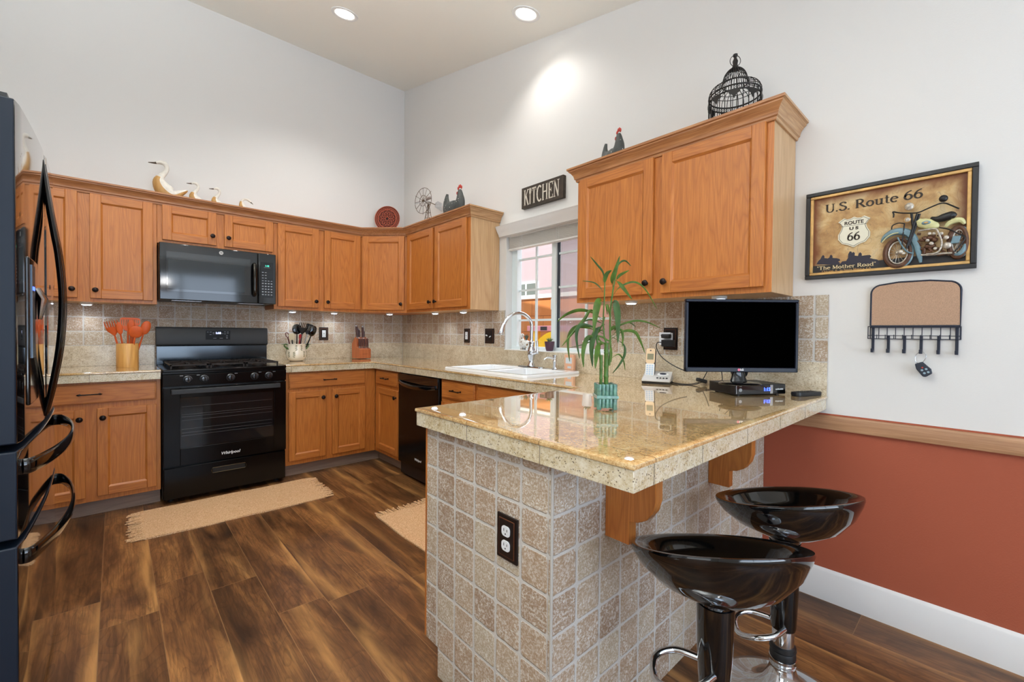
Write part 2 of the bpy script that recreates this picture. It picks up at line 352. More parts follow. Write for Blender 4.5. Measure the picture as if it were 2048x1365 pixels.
# ------------------------------------------------------------------ mesh builder
class MB:
    def __init__(s): s.v = []; s.f = []; s.m = []; s.s = []
    def quad(s, pts, m=0, sm=False):
        b = len(s.v); s.v += [tuple(p) for p in pts]; s.f.append(tuple(range(b, b+len(pts)))); s.m.append(m); s.s.append(sm); return s
    def box(s, x0, x1, y0, y1, z0, z1, m=0, ms=None):
        if x0 > x1: x0, x1 = x1, x0
        if y0 > y1: y0, y1 = y1, y0
        if z0 > z1: z0, z1 = z1, z0
        b = len(s.v); s.v += [(x, y, z) for x in (x0, x1) for y in (y0, y1) for z in (z0, z1)]
        fs = [(0, 1, 3, 2), (4, 6, 7, 5), (0, 4, 5, 1), (2, 3, 7, 6), (0, 2, 6, 4), (1, 5, 7, 3)]  # -x +x -y +y -z +z
        for i, q in enumerate(fs):
            s.f.append(tuple(b+k for k in q)); s.m.append(ms[i] if ms else m); s.s.append(False)
        return s
    def obox(s, c, half, ax, m=0):        # oriented box: centre, half sizes, three axes
        c = Vector(c); ax = [Vector(a).normalized() for a in ax]; b = len(s.v)
        for i in (-1, 1):
            for j in (-1, 1):
                for k in (-1, 1): s.v.append(tuple(c+ax[0]*half[0]*i+ax[1]*half[1]*j+ax[2]*half[2]*k))
        for q in [(0, 1, 3, 2), (4, 6, 7, 5), (0, 4, 5, 1), (2, 3, 7, 6), (0, 2, 6, 4), (1, 5, 7, 3)]:
            s.f.append(tuple(b+k for k in q)); s.m.append(m); s.s.append(False)
        return s
    def rings(s, rings, m=0, caps=(True, True), sm=True, closed=True, mf=None):
        b = len(s.v); n = len(rings[0])
        for r in rings: s.v += [tuple(p) for p in r]
        for i in range(len(rings)-1):
            for j in range(n if closed else n-1):
                k = (j+1) % n
                s.f.append((b+i*n+j, b+i*n+k, b+(i+1)*n+k, b+(i+1)*n+j)); s.m.append(mf(i, j) if mf else m); s.s.append(sm)
        if closed:
            if caps[0]: s.f.append(tuple(b+j for j in reversed(range(n)))); s.m.append(mf(0, 0) if mf else m); s.s.append(sm)
            if caps[1]: s.f.append(tuple(b+(len(rings)-1)*n+j for j in range(n))); s.m.append(mf(len(rings)-2, 0) if mf else m); s.s.append(sm)
        return s
    def lathe(s, prof, c=(0, 0, 0), axis='z', seg=24, m=0, mf=None):     # prof: (r, h)
        rs = []
        for r, h in prof:
            ring = []
            for j in range(seg):
                a = 2*PI*j/seg; x, y = r*math.cos(a), r*math.sin(a)
                if axis == 'z': p = (x, y, h)
                elif axis == 'y': p = (x, h, -y) 
                else: p = (h, x, y)
                ring.append((c[0]+p[0], c[1]+p[1], c[2]+p[2]))
            rs.append(ring)
        return s.rings(rs, m, mf=mf)
    def cyl(s, c, r, h, axis='z', seg=20, m=0): return s.lathe([(r, 0), (r, h)], c, axis, seg, m)
    def sphere(s, c, r, m=0, seg=14, sc=(1, 1, 1)):
        rs = []
        for i in range(1, seg//2+4):
            t = PI*i/(seg//2+4); rs.append([(c[0]+r*sc[0]*math.sin(t)*math.cos(2*PI*j/seg), c[1]+r*sc[1]*math.sin(t)*math.sin(2*PI*j/seg), c[2]-r*sc[2]*math.cos(t)) for j in range(seg)])
        return s.rings(rs, m)
    def loft(s, pts, rad, seg=12, m=0, mf=None, up=(0, 0, 1), caps=(True, True)):   # rad: r or (rside, rup)
        pts = [Vector(p) for p in pts]; n = len(pts); rs = []
        if not isinstance(rad, (list, tuple)): rad = [rad]*n
        T = []
        for i in range(n):
            t = pts[min(i+1, n-1)]-pts[max(i-1, 0)]; T.append(t.normalized() if t.length > 1e-9 else Vector((0, 0, 1)))
        u = Vector(up); u = u-T[0]*u.dot(T[0])
        if u.length < 1e-3: u = T[0].orthogonal()
        u.normalize()
        for i in range(n):
            u = u-T[i]*u.dot(T[i])
            if u.length < 1e-6: u = T[i].orthogonal()
            u.normalize(); w = T[i].cross(u)
            r = rad[i]; ra, rb = (r, r) if not isinstance(r, (list, tuple)) else r
            rs.append([pts[i]+w*ra*math.cos(2*PI*j/seg)+u*rb*math.sin(2*PI*j/seg) for j in range(seg)])
        return s.rings(rs, m, caps=caps, mf=mf)
    def tube(s, pts, r, seg=8, m=0, smooth=0):
        if smooth: pts = spline(pts, smooth)
        return s.loft(pts, [r]*len(pts) if not isinstance(r, list) else r, seg, m)
    def prism(s, poly, a, b, plane='xz', m=0, sm=False, mside=None):
        def P(p, h): return {'xz': (p[0], h, p[1]), 'xy': (p[0], p[1], h), 'yz': (h, p[0], p[1])}[plane]
        n = len(poly); k = len(s.v)
        s.v += [P(p, a) for p in poly]+[P(p, b) for p in poly]
        s.f.append(tuple(k+i for i in range(n))); s.f.append(tuple(k+n+i for i in reversed(range(n)))); s.m += [m, m]; s.s += [False, False]
        for i in range(n):
            j = (i+1) % n; s.f.append((k+j, k+i, k+n+i, k+n+j)); s.m.append(m if mside is None else mside); s.s.append(sm)
        return s
    def sweep(s, path, prof, m=0, mats=None, caps=True):      # plan path, profile (out, z) with mitred corners; out = right-hand side of travel
        n = len(path); rs = []
        for i in range(n):
            p = Vector(path[i]); d0 = (p-Vector(path[i-1])).normalized() if i else None; d1 = (Vector(path[i+1])-p).normalized() if i < n-1 else None
            if d0 is None: d0 = d1
            if d1 is None: d1 = d0
            n0 = Vector((d0.y, -d0.x)); n1 = Vector((d1.y, -d1.x)); mt = (n0+n1); mt = mt/(mt.dot(n0)) if mt.length > 1e-6 else n0
            rs.append([(p.x+mt.x*o, p.y+mt.y*o, z) for o, z in prof])
        return s.rings(rs, m, caps=(caps, caps), sm=False, mf=(lambda i, j: mats[i]) if mats else None)
    def xf(s, M, start=0):
        for i in range(start, len(s.v)): s.v[i] = tuple(M @ Vector(s.v[i]))
        return s
    def build(s, name, mats, parent=None, uv0=(0, 0), bev=0, kind=None, label=None, loc=None, rz=0, solid=0):
        me = bpy.data.meshes.new(name)
        me.from_pydata(s.v, [], s.f); 
        if not isinstance(mats, (list, tuple)): mats = [mats]
        for m in mats: me.materials.append(m)
        for i, p in enumerate(me.polygons): p.material_index = s.m[i]; p.use_smooth = True
        bm = bmesh.new(); bm.from_mesh(me); bmesh.ops.recalc_face_normals(bm, faces=bm.faces)
        for e in bm.edges:
            if len(e.link_faces) == 2:
                try: a = e.calc_face_angle()
                except Exception: a = 0
                if a > math.radians(38): e.smooth = False
        uv = bm.loops.layers.uv.new('UVMap')
        for f in bm.faces:
            nx, ny, nz = [abs(q) for q in f.normal]
            for l in f.loops:
                c = l.vert.co
                if nx >= ny and nx >= nz: w = (c.y, c.z)
                elif ny >= nz: w = (c.x, c.z)
                else: w = (c.x, c.y)
                l[uv].uv = (w[0]-uv0[0], w[1]-uv0[1])
        bm.to_mesh(me); bm.free()
        o = bpy.data.objects.new(name, me); COL.objects.link(o)
        if parent: o.parent = parent
        if loc is not None: o.location = loc
        if rz: o.rotation_euler.z = rz
        if bev:
            b = o.modifiers.new('bevel', 'BEVEL'); b.width = bev; b.segments = 2; b.limit_method = 'ANGLE'; b.angle_limit = math.radians(40)
        if kind: o['kind'] = kind
        if label: o['label'] = label
        return o

def spline(pts, k=6):
    P = [Vector(p) for p in pts]; out = []
    for i in range(len(P)-1):
        a, b, c, d = P[max(i-1, 0)], P[i], P[i+1], P[min(i+2, len(P)-1)]
        for j in range(k):
            t = j/k; out.append(.5*((2*b)+(c-a)*t+(2*a-5*b+4*c-d)*t*t+(3*b-a-3*c+d)*t**3))
    out.append(P[-1]); return out
def lerps(vals, k=6):
    out = []
    for i in range(len(vals)-1):
        for j in range(k):
            t = j/k; a, b = vals[i], vals[i+1]
            out.append(tuple(a[q]*(1-t)+b[q]*t for q in range(len(a))) if isinstance(a, (tuple, list)) else a*(1-t)+b*t)
    out.append(vals[-1]); return out
def thing(name, label, cat, loc=(0, 0, 0), rz=0, group=None):
    o = bpy.data.objects.new(name, None); COL.objects.link(o); o.location = loc; o.rotation_euler = (0, 0, rz); o.empty_display_size = .05
    o['label'] = label; o['category'] = cat
    if group: o['group'] = group
    return o
def tag(o, label, cat, group=None, kind=None):
    o['label'] = label; o['category'] = cat
    if group: o['group'] = group
    if kind: o['kind'] = kind
    return o
def dup(root, loc=None, rz=None, label=None, group=None):
    def cp(o, par):
        c = o.copy(); COL.objects.link(c); c.parent = par
        for ch in [x for x in KIDS.get(o.name, [])]: 
            k = cp(ch, c); KIDS.setdefault(c.name, []).append(k)
        return c
    global KIDS
    KIDS = {}
    for o in bpy.data.objects:
        if o.parent: KIDS.setdefault(o.parent.name, []).append(o)
    r = cp(root, None)
    if loc is not None: r.location = loc
    if rz is not None: r.rotation_euler.z = rz
    if label: r['label'] = label
    if group: r['group'] = group
    return r
def text_mesh(name, s, size, mat, parent, M, depth=.0006, shear=0, bold=0, align='CENTER', sx=1):
    cu = bpy.data.curves.new('t', 'FONT'); cu.body = s; cu.size = size; cu.extrude = depth; cu.align_x = align; cu.align_y = 'CENTER'; cu.shear = shear; cu.offset = bold
    to = bpy.data.objects.new('t', cu); COL.objects.link(to); bpy.context.view_layer.update()
    me = bpy.data.meshes.new_from_object(to.evaluated_get(bpy.context.evaluated_depsgraph_get()))
    bpy.data.objects.remove(to); bpy.data.curves.remove(cu)
    me.name = name; me.transform(M @ Matrix.Diagonal((sx, 1, 1, 1))); me.materials.clear(); me.materials.append(mat)
    o = bpy.data.objects.new(name, me); COL.objects.link(o); o.parent = parent; return o
def wallM(x, y, z): return Matrix.Translation((x, y, z)) @ Matrix.Rotation(PI/2, 4, 'X')   # text standing in the local xz plane, facing -y

RB = -PI/2      # things on the window wall: local x runs to the viewer's right, front faces the room

# ================================================================== THE ROOM
CZ0, CS = 3.815, .213
def cz(y): return CZ0+CS*y if y > -6 else CZ0-CS*6
def struct(b, name, mats, **k): o = b.build(name, mats, **k); o['kind'] = 'structure'; return o
struct(MB().box(-6.1, .12, -7.1, .12, -.1, 0), 'floor', FLOORM)
c = MB(); c.prism([(.12, cz(.12)), (-6, cz(-6)), (-7.1, cz(-6)), (-7.1, cz(-6)+.1), (-6, cz(-6)+.1), (.12, cz(.12)+.1)], -6.1, .12, 'yz'); struct(c, 'ceiling', CEILM)
struct(MB().box(-6.1, .12, 0, .12, 0, cz(0)), 'wall_back', WALLM)
WY0, WY1, WZ0, WZ1 = -1.705, -2.73, 1.045, 1.96
w = MB()
def wseg(y0, y1, z0, z1a, z1b, m=0):
    w.prism([(y0, z0), (y1, z0), (y1, z1b), (y0, z1a)], 0, .12, 'yz', m)
wseg(0, WY0, 0, cz(0), cz(WY0)); wseg(WY0, WY1, 0, WZ0, WZ0); wseg(WY0, WY1, WZ1, cz(WY0), cz(WY1))
wseg(WY1, -3.625, 0, cz(WY1), cz(-3.625)); wseg(-3.625, -7.1, 0, .835, .835, 1); w.prism([(-3.625, .835), (-7.1, .835), (-7.1, cz(-7.1)), (-6, cz(-6)), (-3.625, cz(-3.625))], 0, .12, 'yz')
struct(w, 'wall_right', [WALLM, TERRA])
w = MB(); w.box(-3.47, -3.35, -2.76, 0, 0, 3.9); w.box(-6.1, -3.35, -2.88, -2.76, 0, 3.9)
for a, b, z0, z1 in ((-2.88, -3.5, 0, 3.9), (-6.1, -7.1, 0, 3.9), (-3.5, -6.1, 0, .6), (-3.5, -6.1, 2.3, 3.9)): w.box(-6.1, -6, b, a, z0, z1)
struct(w, 'wall_left', WALLM)
w = MB()
for x0, x1, z0, z1 in ((-6.1, -3.4, 0, 2.6), (-.4, .12, 0, 2.6), (-3.4, -.4, 0, .7), (-3.4, -.4, 2.3, 2.6)): w.box(x0, x1, -7.1, -7, z0, z1)
struct(w, 'wall_front', WALLM)
w = MB()
for x in (-3.4, -2.42, -1.42, -.44): w.box(x, x+.04, -7.061, -7.019, .7, 2.3)
for z in (.7, 1.46, 2.26): w.box(-3.4, -.4, -7.06, -7.02, z, z+.04)
struct(w, 'window_2', VINYL)
# right wall trim
b = MB(); b.sweep([(0, -3.63), (0, -7)], [(0, 0), (.016, 0), (.016, .11), (.012, .118), (.012, .128), (.006, .136), (0, .14)]); struct(b, 'baseboard_right', TRIMW)
b = MB(); b.sweep([(0, -3.63), (0, -7)], [(0, .768), (.018, .768), (.02, .775), (.02, .822), (.016, .828), (0, .828)]); 
o = struct(b, 'trim_1', wood('chair_rail_length', (198, 156, 120), (176, 132, 96), (150, 106, 74), 'y', .5, 1.2))
# sink window
fr = MB(); X0, X1 = .075, .115
for y0, y1, z0, z1 in ((WY0, -1.767, WZ0, WZ1), (-2.69, WY1, WZ0, WZ1), (WY0, WY1, WZ0, WZ0+.03), (WY0, WY1, WZ1-.04, WZ1), (-2.147, -2.19, WZ0, WZ1)): fr.box(X0-.01-.0008*len(fr.f)/6, X1+.0006*len(fr.f)/6, y1, y0, z0, z1)
fr.box(.078, .105, -2.196, -2.19, WZ0+.03, WZ1-.04, 1); fr.box(.06, .08, -2.15, -2.143, 1.36, 1.44, 0)
win = struct(fr, 'window_1', [VINYL, DKSEAL], bev=.002)
g = MB()
for yy in (-1.962, -2.453): g.box(.0868, .0994, yy-.009, yy+.009, WZ0+.03, WZ1-.04)
for zz in (1.775, 1.525, 1.285): g.box(.088, .1, -2.147, -1.767, zz-.008, zz+.008); g.box(.088, .1, -2.69, -2.196, zz-.008, zz+.008)
g.build('window_grid', VINYL, win)
MB().box(.102, .104, -2.147, -1.767, WZ0+.03, WZ1-.04).box(.102, .104, -2.69, -2.196, WZ0+.03, WZ1-.04).build('pane', GLASS, win)
MB().box(.1165, .1175, -2.70, -2.19, WZ0+.01, WZ1-.02).build('insect_screen', SCREENM, win)
MB().box(-.012, .075, WY1, WY0, WZ0-.001, WZ0+.006).build('window_sill', TRIMW, win)
# valance over the window and the raised blind
v = MB(); v.sweep([(0, -1.645), (0, -2.68)][::1], [(0, 1.962), (.03, 1.962), (.034, 1.975), (.05, 2.0), (.062, 2.022), (.066, 2.034), (.07, 2.04), (0, 2.04)]); struct(v, 'trim_2', TRIMW)
bl = thing('window_blind', 'raised off-white slatted blind stacked at the top of the sink window', 'blind', (.035, -2.2, 1.85))
s_ = MB()
for i in range(16): s_.box(-.022, .022, -.475, .475, .012+i*.0055, .0145+i*.0055)
s_.build('slats', BLINDW, bl); MB().box(-.024, .024, -.48, .48, 0, .010).build('bottom_rail', WHITEP, bl); MB().box(-.022, .022, -.475, .475, .1, .11).build('headrail', WHITEP, bl)
for yy in (.33, -.05, -.42):
    t = MB()
    for q in range(5): t.tube([(-.026, yy-.012, .015+q*.018), (-.03, yy, .024+q*.018), (-.026, yy+.012, .03+q*.018)], .0016, 6)
    t.tube([(-.027, yy-.012, .01), (-.027, yy-.012, .1)], .0012, 6); t.tube([(-.027, yy+.012, .01), (-.027, yy+.012, .1)], .0012, 6); t.build('ladder_cord', WHITEP, bl)
# outside
o = MB().box(1.6, 1.8, -6, 9, -.3, 1.62).build('block_fence', BLOCKM); MB().box(1.58, 1.82, -6, 9, 1.62, 1.67).build('coping', plain('coping_white', (232, 226, 216), .8), o)
tag(o, 'sunlit orange block wall outside the sink window', 'wall')
hs = thing('neighbour_house', 'pinkish grey stucco house rising behind the orange block wall', 'house', (5, 0, -.3))
MB().box(0, .3, -9, 16, 0, 6.5).build('wall', STUCCO, hs); wdw = MB().box(-.03, 0, 2.80, 3.9, 1.9, 2.71).build('window', VINYL, hs); MB().box(-.035, -.03, 2.86, 3.16, 1.98, 2.66).box(-.035, -.03, 3.22, 3.84, 1.98, 2.66).build('pane', plain('dark_pane', (120, 128, 120), .3), wdw)
tag(MB().box(.12, 14, -12, 12, -.35, -.3).build('yard_ground', GROUNDM), 'pale gravel yard outside the window', 'ground')

# ================================================================== CABINETS
def knob(parent, x, y, z):
    b = MB(); b.lathe([(.0085, 0), (.0085, -.002), (.0055, -.005), (.005, -.012), (.009, -.015), (.0155, -.019), (.0165, -.023), (.0145, -.027), (.008, -.030), (.002, -.031)], (x, y, z), 'y', 18)
    return b.build('knob', BRONZE, parent)
def pull(parent, x, y, z, w=.1):
    b = MB(); h = w/2
    for sg in (-1, 1): b.lathe([(.006, 0), (.004, -.01), (.004, -.022), (.005, -.026)], (x+sg*h*.9, y, z), 'y', 10)
    pts = [(x-h-.008, y-.025, z), (x-h, y-.026, z), (x-h*.8, y-.026, z), (x, y-.027, z), (x+h*.8, y-.026, z), (x+h, y-.026, z), (x+h+.008, y-.025, z)]
    b.loft(pts, [.002, .0062, .0042, .0036, .0042, .0062, .002], 10); return b.build('pull', BRONZE, parent)
def panel_door(parent, x0, x1, z0, z1, yf, name='door', fw=.055, th=.019):
    b = MB(); yb = yf+th
    b.box(x0, x0+fw, yf, yb, z0, z1, 0); b.box(x1-fw, x1, yf, yb, z0, z1, 0)
    b.box(x0+fw, x1-fw, yf, yb, z0, z0+fw, 1); b.box(x0+fw, x1-fw, yf, yb, z1-fw, z1, 1)
    i0, i1, j0, j1 = x0+fw, x1-fw, z0+fw, z1-fw; c = .009; d = .010
    # moulded inner edge
    b.quad([(i0, yf+.001, j0), (i0, yf+.001, j1), (i0+c, yf+d, j1-c), (i0+c, yf+d, j0+c)], 0); b.quad([(i1, yf+.001, j1), (i1, yf+.001, j0), (i1-c, yf+d, j0+c), (i1-c, yf+d, j1-c)], 0)
    b.quad([(i0, yf+.001, j1), (i1, yf+.001, j1), (i1-c, yf+d, j1-c), (i0+c, yf+d, j1-c)], 1); b.quad([(i1, yf+.001, j0), (i0, yf+.001, j0), (i0+c, yf+d, j0+c), (i1-c, yf+d, j0+c)], 1)
    b.box(i0-.002, i1+.002, yf+d, yb, j0-.002, j1+.002, 0)
    return b.build(name, [OV, OH], parent, bev=.0022)
def slab_drawer(parent, x0, x1, z0, z1, yf, th=.019, name='drawer'):
    b = MB(); b.box(x0, x1, yf+.004, yf+th, z0, z1); b.box(x0+.006, x1-.006, yf, yf+.006, z0+.006, z1-.006); return b.build(name, OH, parent, bev=.003)
def body_box(parent, x0, x1, yf, z0, z1, end=None, back=-.003, bottom=None):
    # ms order: -x +x -y +y -z +z
    b = MB(); b.box(x0, x1, yf, back, z0, z1, ms=[2 if end == 'L' else 0, 2 if end == 'R' else 0, 0, 0, 3, 0]); return b.build('body', [OV, OH, PV, PV], parent, bev=.0015)
UF, UD = -.297, -.317
UZ0, UZ1 = 1.365, 2.10
def upper(label, x0, x1, doors, z0=UZ0, loc=(0, 0, 0), rz=0, end=None, dz0=None, dz1=2.088, group=None, kz=1.445):
    t = thing('upper_cabinet', label, 'cabinet', (loc[0], loc[1], 0), rz, group); body_box(t, x0, x1, UF, z0, UZ1, end)
    for a, b_, k in doors:
        d = panel_door(t, a, b_, dz0 or z0+.025, dz1, UD); knob(d, (b_-.026) if k == 'r' else (a+.026), UD, kz)
    return t
upper('tall oak wall cabinet between the refrigerator and the microwave', -2.88, -2.126, [(-2.857, -2.533, 'r'), (-2.474, -2.149, 'l')])
upper('short two-door oak wall cabinet directly above the microwave', -2.125, -1.364, [(-2.097, -1.768, 'r'), (-1.716, -1.374, 'l')], z0=1.812, dz0=1.838, kz=1.905)
upper('two-door oak wall cabinet above the floral crock, right of the microwave', -1.363, -.608, [(-1.336, -1.004, 'r'), (-.956, -.624, 'l')])
upper('two-door oak wall cabinet with pale end panel, left of the sink window', .612, 1.622, [(.652, 1.092, 'r'), (1.130, 1.581, 'l')], rz=RB, end='R')
upper('large two-door oak wall cabinet hanging over the television, under the birdcage', 2.685, 3.737, [(2.712, 3.188, 'r'), (3.236, 3.709, 'l')], rz=RB, end='R')
# diagonal corner cabinet
t = thing('upper_cabinet', 'single-door diagonal corner oak wall cabinet under the carved round plate', 'cabinet')
b = MB(); b.prism([(-.607, -.003), (-.003, -.003), (-.003, -.611), (-.297, -.611), (-.607, -.297)], UZ0, UZ1, 'xy'); b.build('body', [OV], t)
L = math.hypot(.31, .314); dd = panel_door(t, -L/2+.02, L/2-.02, 1.39, 2.088, -.020); dd.location = (-.452, -.454, 0); dd.rotation_euler.z = -PI/4
knob(dd, L/2-.046, -.020, 1.445)
# crown mouldings
CP = [(.0005, 2.086), (.007, 2.086), (.010, 2.092), (.010, 2.098), (.017, 2.103), (.017, 2.108), (.021, 2.122), (.032, 2.138), (.042, 2.146), (.042, 2.152), (.050, 2.155), (.050, 2.166), (.0005, 2.166)]
t = MB(); t.sweep([(-3.345, -.2975), (-.6075, -.2975), (-.2975, -.6115), (-.2975, -1.6225), (-.003, -1.6225)], CP, mats=[0, 0, 1, 2])
tag(t.build('crown_molding', [CR, CRD, CRX]), 'long oak crown molding running along the left bank of wall cabinets, under the geese', 'molding')
t = MB(); t.sweep([(-.003, -2.6845), (-.2975, -2.6845), (-.2975, -3.7375), (-.003, -3.7375)], CP, mats=[1, 0, 1])
tag(t.build('crown_molding', [CRD, CRX]), 'oak crown molding on top of the right wall cabinet, under the birdcage', 'molding')
# base cabinets
BF, BD = -.602, -.620
def base(label, x0, x1, drawers, doors, rz=0, kn=.627, tk=True, x0t=None, x1t=None, low=False):
    t = thing('base_cabinet', label, 'cabinet', (0, 0, 0), rz); body_box(t, x0, x1, BF, .102, .70 if low else .851)
    if low: MB().box(x0, x1, BF, BF+.018, .7005, .851).build('face_frame', OH, t)
    if tk: MB().box(x0t if x0t is not None else x0, x1t if x1t is not None else x1, -.532, -.50, 0, .102).build('toe_kick', TK, t)
    for a, b_, z0, z1 in drawers: d = slab_drawer(t, a, b_, z0, z1, BD); pull(d, (a+b_)/2, BD, (z0+z1)/2)
    for a, b_, z0, z1, k in doors:
        d = panel_door(t, a, b_, z0, z1, BD, fw=.05); knob(d, (b_-.026) if k == 'r' else (a+.026), BD, z1-.058)
    return t
base('oak base cabinet between the refrigerator and the stove', -2.82, -2.126, [(-2.79, -2.148, .718, .838)], [(-2.79, -2.489, .135, .685, 'r'), (-2.436, -2.148, .135, .685, 'l')])
base('oak base cabinet right of the stove, with one wide drawer over two doors', -1.359, -.603, [(-1.332, -.703, .718, .838)], [(-1.332, -1.046, .138, .69, 'r'), (-.991, -.703, .138, .69, 'l')], x1t=-.533)
base('narrow oak base cabinet in the corner, left of the dishwasher', .604, 1.072, [(.652, 1.040, .715, .838)], [(.66, 1.058, .138, .687, 'r')], rz=RB, x0t=.533)
base('oak base cabinet right of the dishwasher', 1.692, 2.112, [(1.712, 2.100, .715, .838)], [(1.712, 2.100, .138, .687, 'l')], rz=RB, low=True)
t = base('oak sink base cabinet below the white sink', 2.113, 2.99, [], [(2.53, 2.88, .138, .687, 'l'), (2.135, 2.49, .138, .687, 'r')], rz=RB, low=True)
slab_drawer(t, 2.135, 2.88, .715, .838, BD, name='false_drawer_front')

# ---- peninsula
t = thing('peninsula', 'tiled kitchen peninsula standing under the granite bar top', 'peninsula')
b = MB(); b.box(-1.522, -.003, -3.612, -3.03, .1, .851); b.box(-1.522, -.003, -3.612, -3.105, 0, .1); b.build('body', OV, t)
MB().box(-1.535, -1.522, -3.03, -3.018, .1, .851).build('edge_strip', OV, t)
e = MB(); e.prism([(-3.03, .1), (-3.03, .851), (-3.612, .851), (-3.612, 0), (-3.105, 0), (-3.105, .1)], -1.536, -1.5225, 'yz'); e.build('tiled_end', TILE, t, uv0=(-3.615-.1035*.0, .715-.1035*.0))
e = MB(); e.box(-1.536, -.003, -3.626, -3.6125, 0, .851); e.build('tiled_front', TILE, t, uv0=(-1.54, .715))
# rounded grout bead at the corner
MB().tube([(-1.5345, -3.6245, 0), (-1.5345, -3.6245, .851)], .004, 8).build('corner_bead', plain('grout', (176, 172, 166), .8), t)
cp = [(0, 0), (0, -.25), (-.075, -.25), (-.075, -.185), (-.1, -.18), (-.125, -.165), (-.142, -.14), (-.15, -.11), (-.15, -.06), (-.158, -.04), (-.175, -.04), (-.175, 0)]
cp = [(a*1.05, b_) for a, b_ in cp]
for xx in (-1.31, -.63):
    e = MB(); e.prism([(-3.6262+a, .851+b_) for a, b_ in cp], xx, xx+.036, 'yz'); e.build('corbel', OV, t, bev=.002)

# ---- worktops
def top_edge(path, name, parent):
    b = MB(); b.sweep(path, [(-.02, .9005), (.001, .9005), (.004, .903), (.0045, .908), (.003, .9125), (-.001, .914), (-.02, .914)]); return b.build(name, GTOP, parent)
t = thing('worktop', 'granite worktop running from the stove round the sink to the breakfast bar', 'worktop')
b = MB()
z0, z1 = .9, .914
for x0, x1, y0, y1 in ((-1.36, 0, -.617, 0), (-.617, 0, -1.675, -.617), (-.617, -.55, -2.515, -1.675), (-.07, 0, -2.515, -1.675), (-.617, 0, -3.022, -2.515), (-1.544, 0, -3.855, -3.022)): b.box(x0, x1-.002, y0, y1-(.002 if y1 == 0 else 0), z0, z1)
b.build('top_tiles', GTOP, t)
pth = [(-1.3595, -.637), (-.637, -.637), (-.637, -3.002), (-1.564, -3.002), (-1.564, -3.875), (-.003, -3.875)]
top_edge(pth, 'bullnose_edge', t)
b = MB(); b.sweep(pth, [(-.03, .8525), (0, .8525), (0, .9), (-.03, .9)]); b.build('edge_tiles', GEDGE, t, bev=.0015)
MB().box(-1.53, -.003, -3.86, -3.03, .8525, .899).box(-.6, -.003, -3.03, -2.55, .8525, .899).box(-.6, -.003, -1.66, -.62, .8525, .899).box(-1.355, -.003, -.62, -.003, .8525, .899).build('substrate', plain('plywood', (170, 140, 100), .8), t)
jm = plain('joint_line', (138, 126, 108), .8)
b = MB()
for x in (-1.483, -1.245, -.94, -.635, -.33): b.box(x-.0012, x+.0012, -3.8758, -3.87, .853, .899)
for y in (-3.607, -3.30): b.box(-1.5648, -1.56, y-.0012, y+.0012, .853, .899)
for y in (-1.07, -1.375, -1.68, -1.985, -2.29, -2.595, -2.9): b.box(-.6378, -.63, y-.0012, y+.0012, .853, .899)
for x in (-.72, -1.02, -1.32): b.box(x-.0012, x+.0012, -.6378, -.63, .853, .899)
b.build('joints', jm, t)
t = thing('worktop', 'short granite worktop left of the stove, under the bamboo utensil pot', 'worktop')
MB().box(-2.95, -2.1265, -.617, -.003, .9, .914).build('top_tiles', GTOP, t)
top_edge([(-2.95, -.637), (-2.1265, -.637)], 'bullnose_edge', t)
b = MB(); b.sweep([(-2.95, -.637), (-2.1265, -.637)], [(-.03, .8525), (0, .8525), (0, .9), (-.03, .9)]); b.build('edge_tiles', GEDGE, t, bev=.0015)
MB().box(-2.94, -2.13, -.6, -.003, .8525, .899).build('substrate', plain('plywood_end', (170, 140, 100), .8), t)
MB().box(-2.4712, -2.4688, -.6378, -.63, .853, .899).build('joints', jm, t)

# ---- backsplash
t = thing('backsplash', 'travertine and granite backsplash behind the stove', 'backsplash')
MB().box(-2.95, -.0135, -.012, -.0015, 1.062, 1.3645).box(-2.125, -1.364, -.012, -.0015, 1.3645, 1.40).box(-2.125, -1.364, -.012, -.0015, .95, 1.062).build('stone_tiles', TILE, t, uv0=(-.034, 1.062))
MB().box(-2.95, -2.126, -.014, -.0015, .9145, 1.062).build('granite_upstand', GSPL, t); MB().box(-1.3625, -.016, -.014, -.0015, .9145, 1.062).build('granite_upstand', GSPL, t)
t = thing('backsplash', 'travertine and granite backsplash running along the window wall', 'backsplash')
MB().box(-.012, -.0015, -1.70, -.0015, 1.062, 1.3645).build('stone_tiles', TILE, t, uv0=(-.0, 1.062))
MB().box(-.012, -.0015, -3.877, -2.735, 1.062, 1.3645).build('stone_tiles', TILE, t, uv0=(-3.8265, 1.062))
MB().box(-.014, -.0015, -3.877, -.016, .9145, 1.0435).box(-.014, -.0015, -1.70, -.016, 1.0435, 1.062).box(-.014, -.0015, -3.877, -2.735, 1.0435, 1.062).build('granite_upstand', GSPL, t)


# ================================================================== APPLIANCES
# ---- refrigerator (front faces +x; local x along world -y is avoided: built in world axes about its base)
t = thing('refrigerator', 'glossy black french door refrigerator with curved handles at the left edge', 'refrigerator', (-2.95, -2.235, 0))
FX = -2.53+2.95
def fr_door(y0, y1, z0, z1, name):
    b = MB(); n = 14; pts = []
    for i in range(n+1):
        y = y0+(y1-y0)*i/n; q = (y)/.455; pts.append((FX+.012*(1-q*q)-.004, y))
    # rounded vertical edges
    pts[0] = (pts[0][0]-.004, y0); pts[-1] = (pts[-1][0]-.004, y1)
    poly = [(FX-.055, y0)]+pts+[(FX-.055, y1)]
    b.prism(poly, z0, z1, 'xy', 0)
    for i, f in enumerate(b.f):
        if i == 2+len(poly)-2 or i == 2 or len(set(round(b.v[k][1], 5) for k in f)) == 1: b.m[i] = 1
    b.m[0] = b.m[1] = 1; return b.build(name, [FRIDGEF, FRIDGES], t, bev=.004)
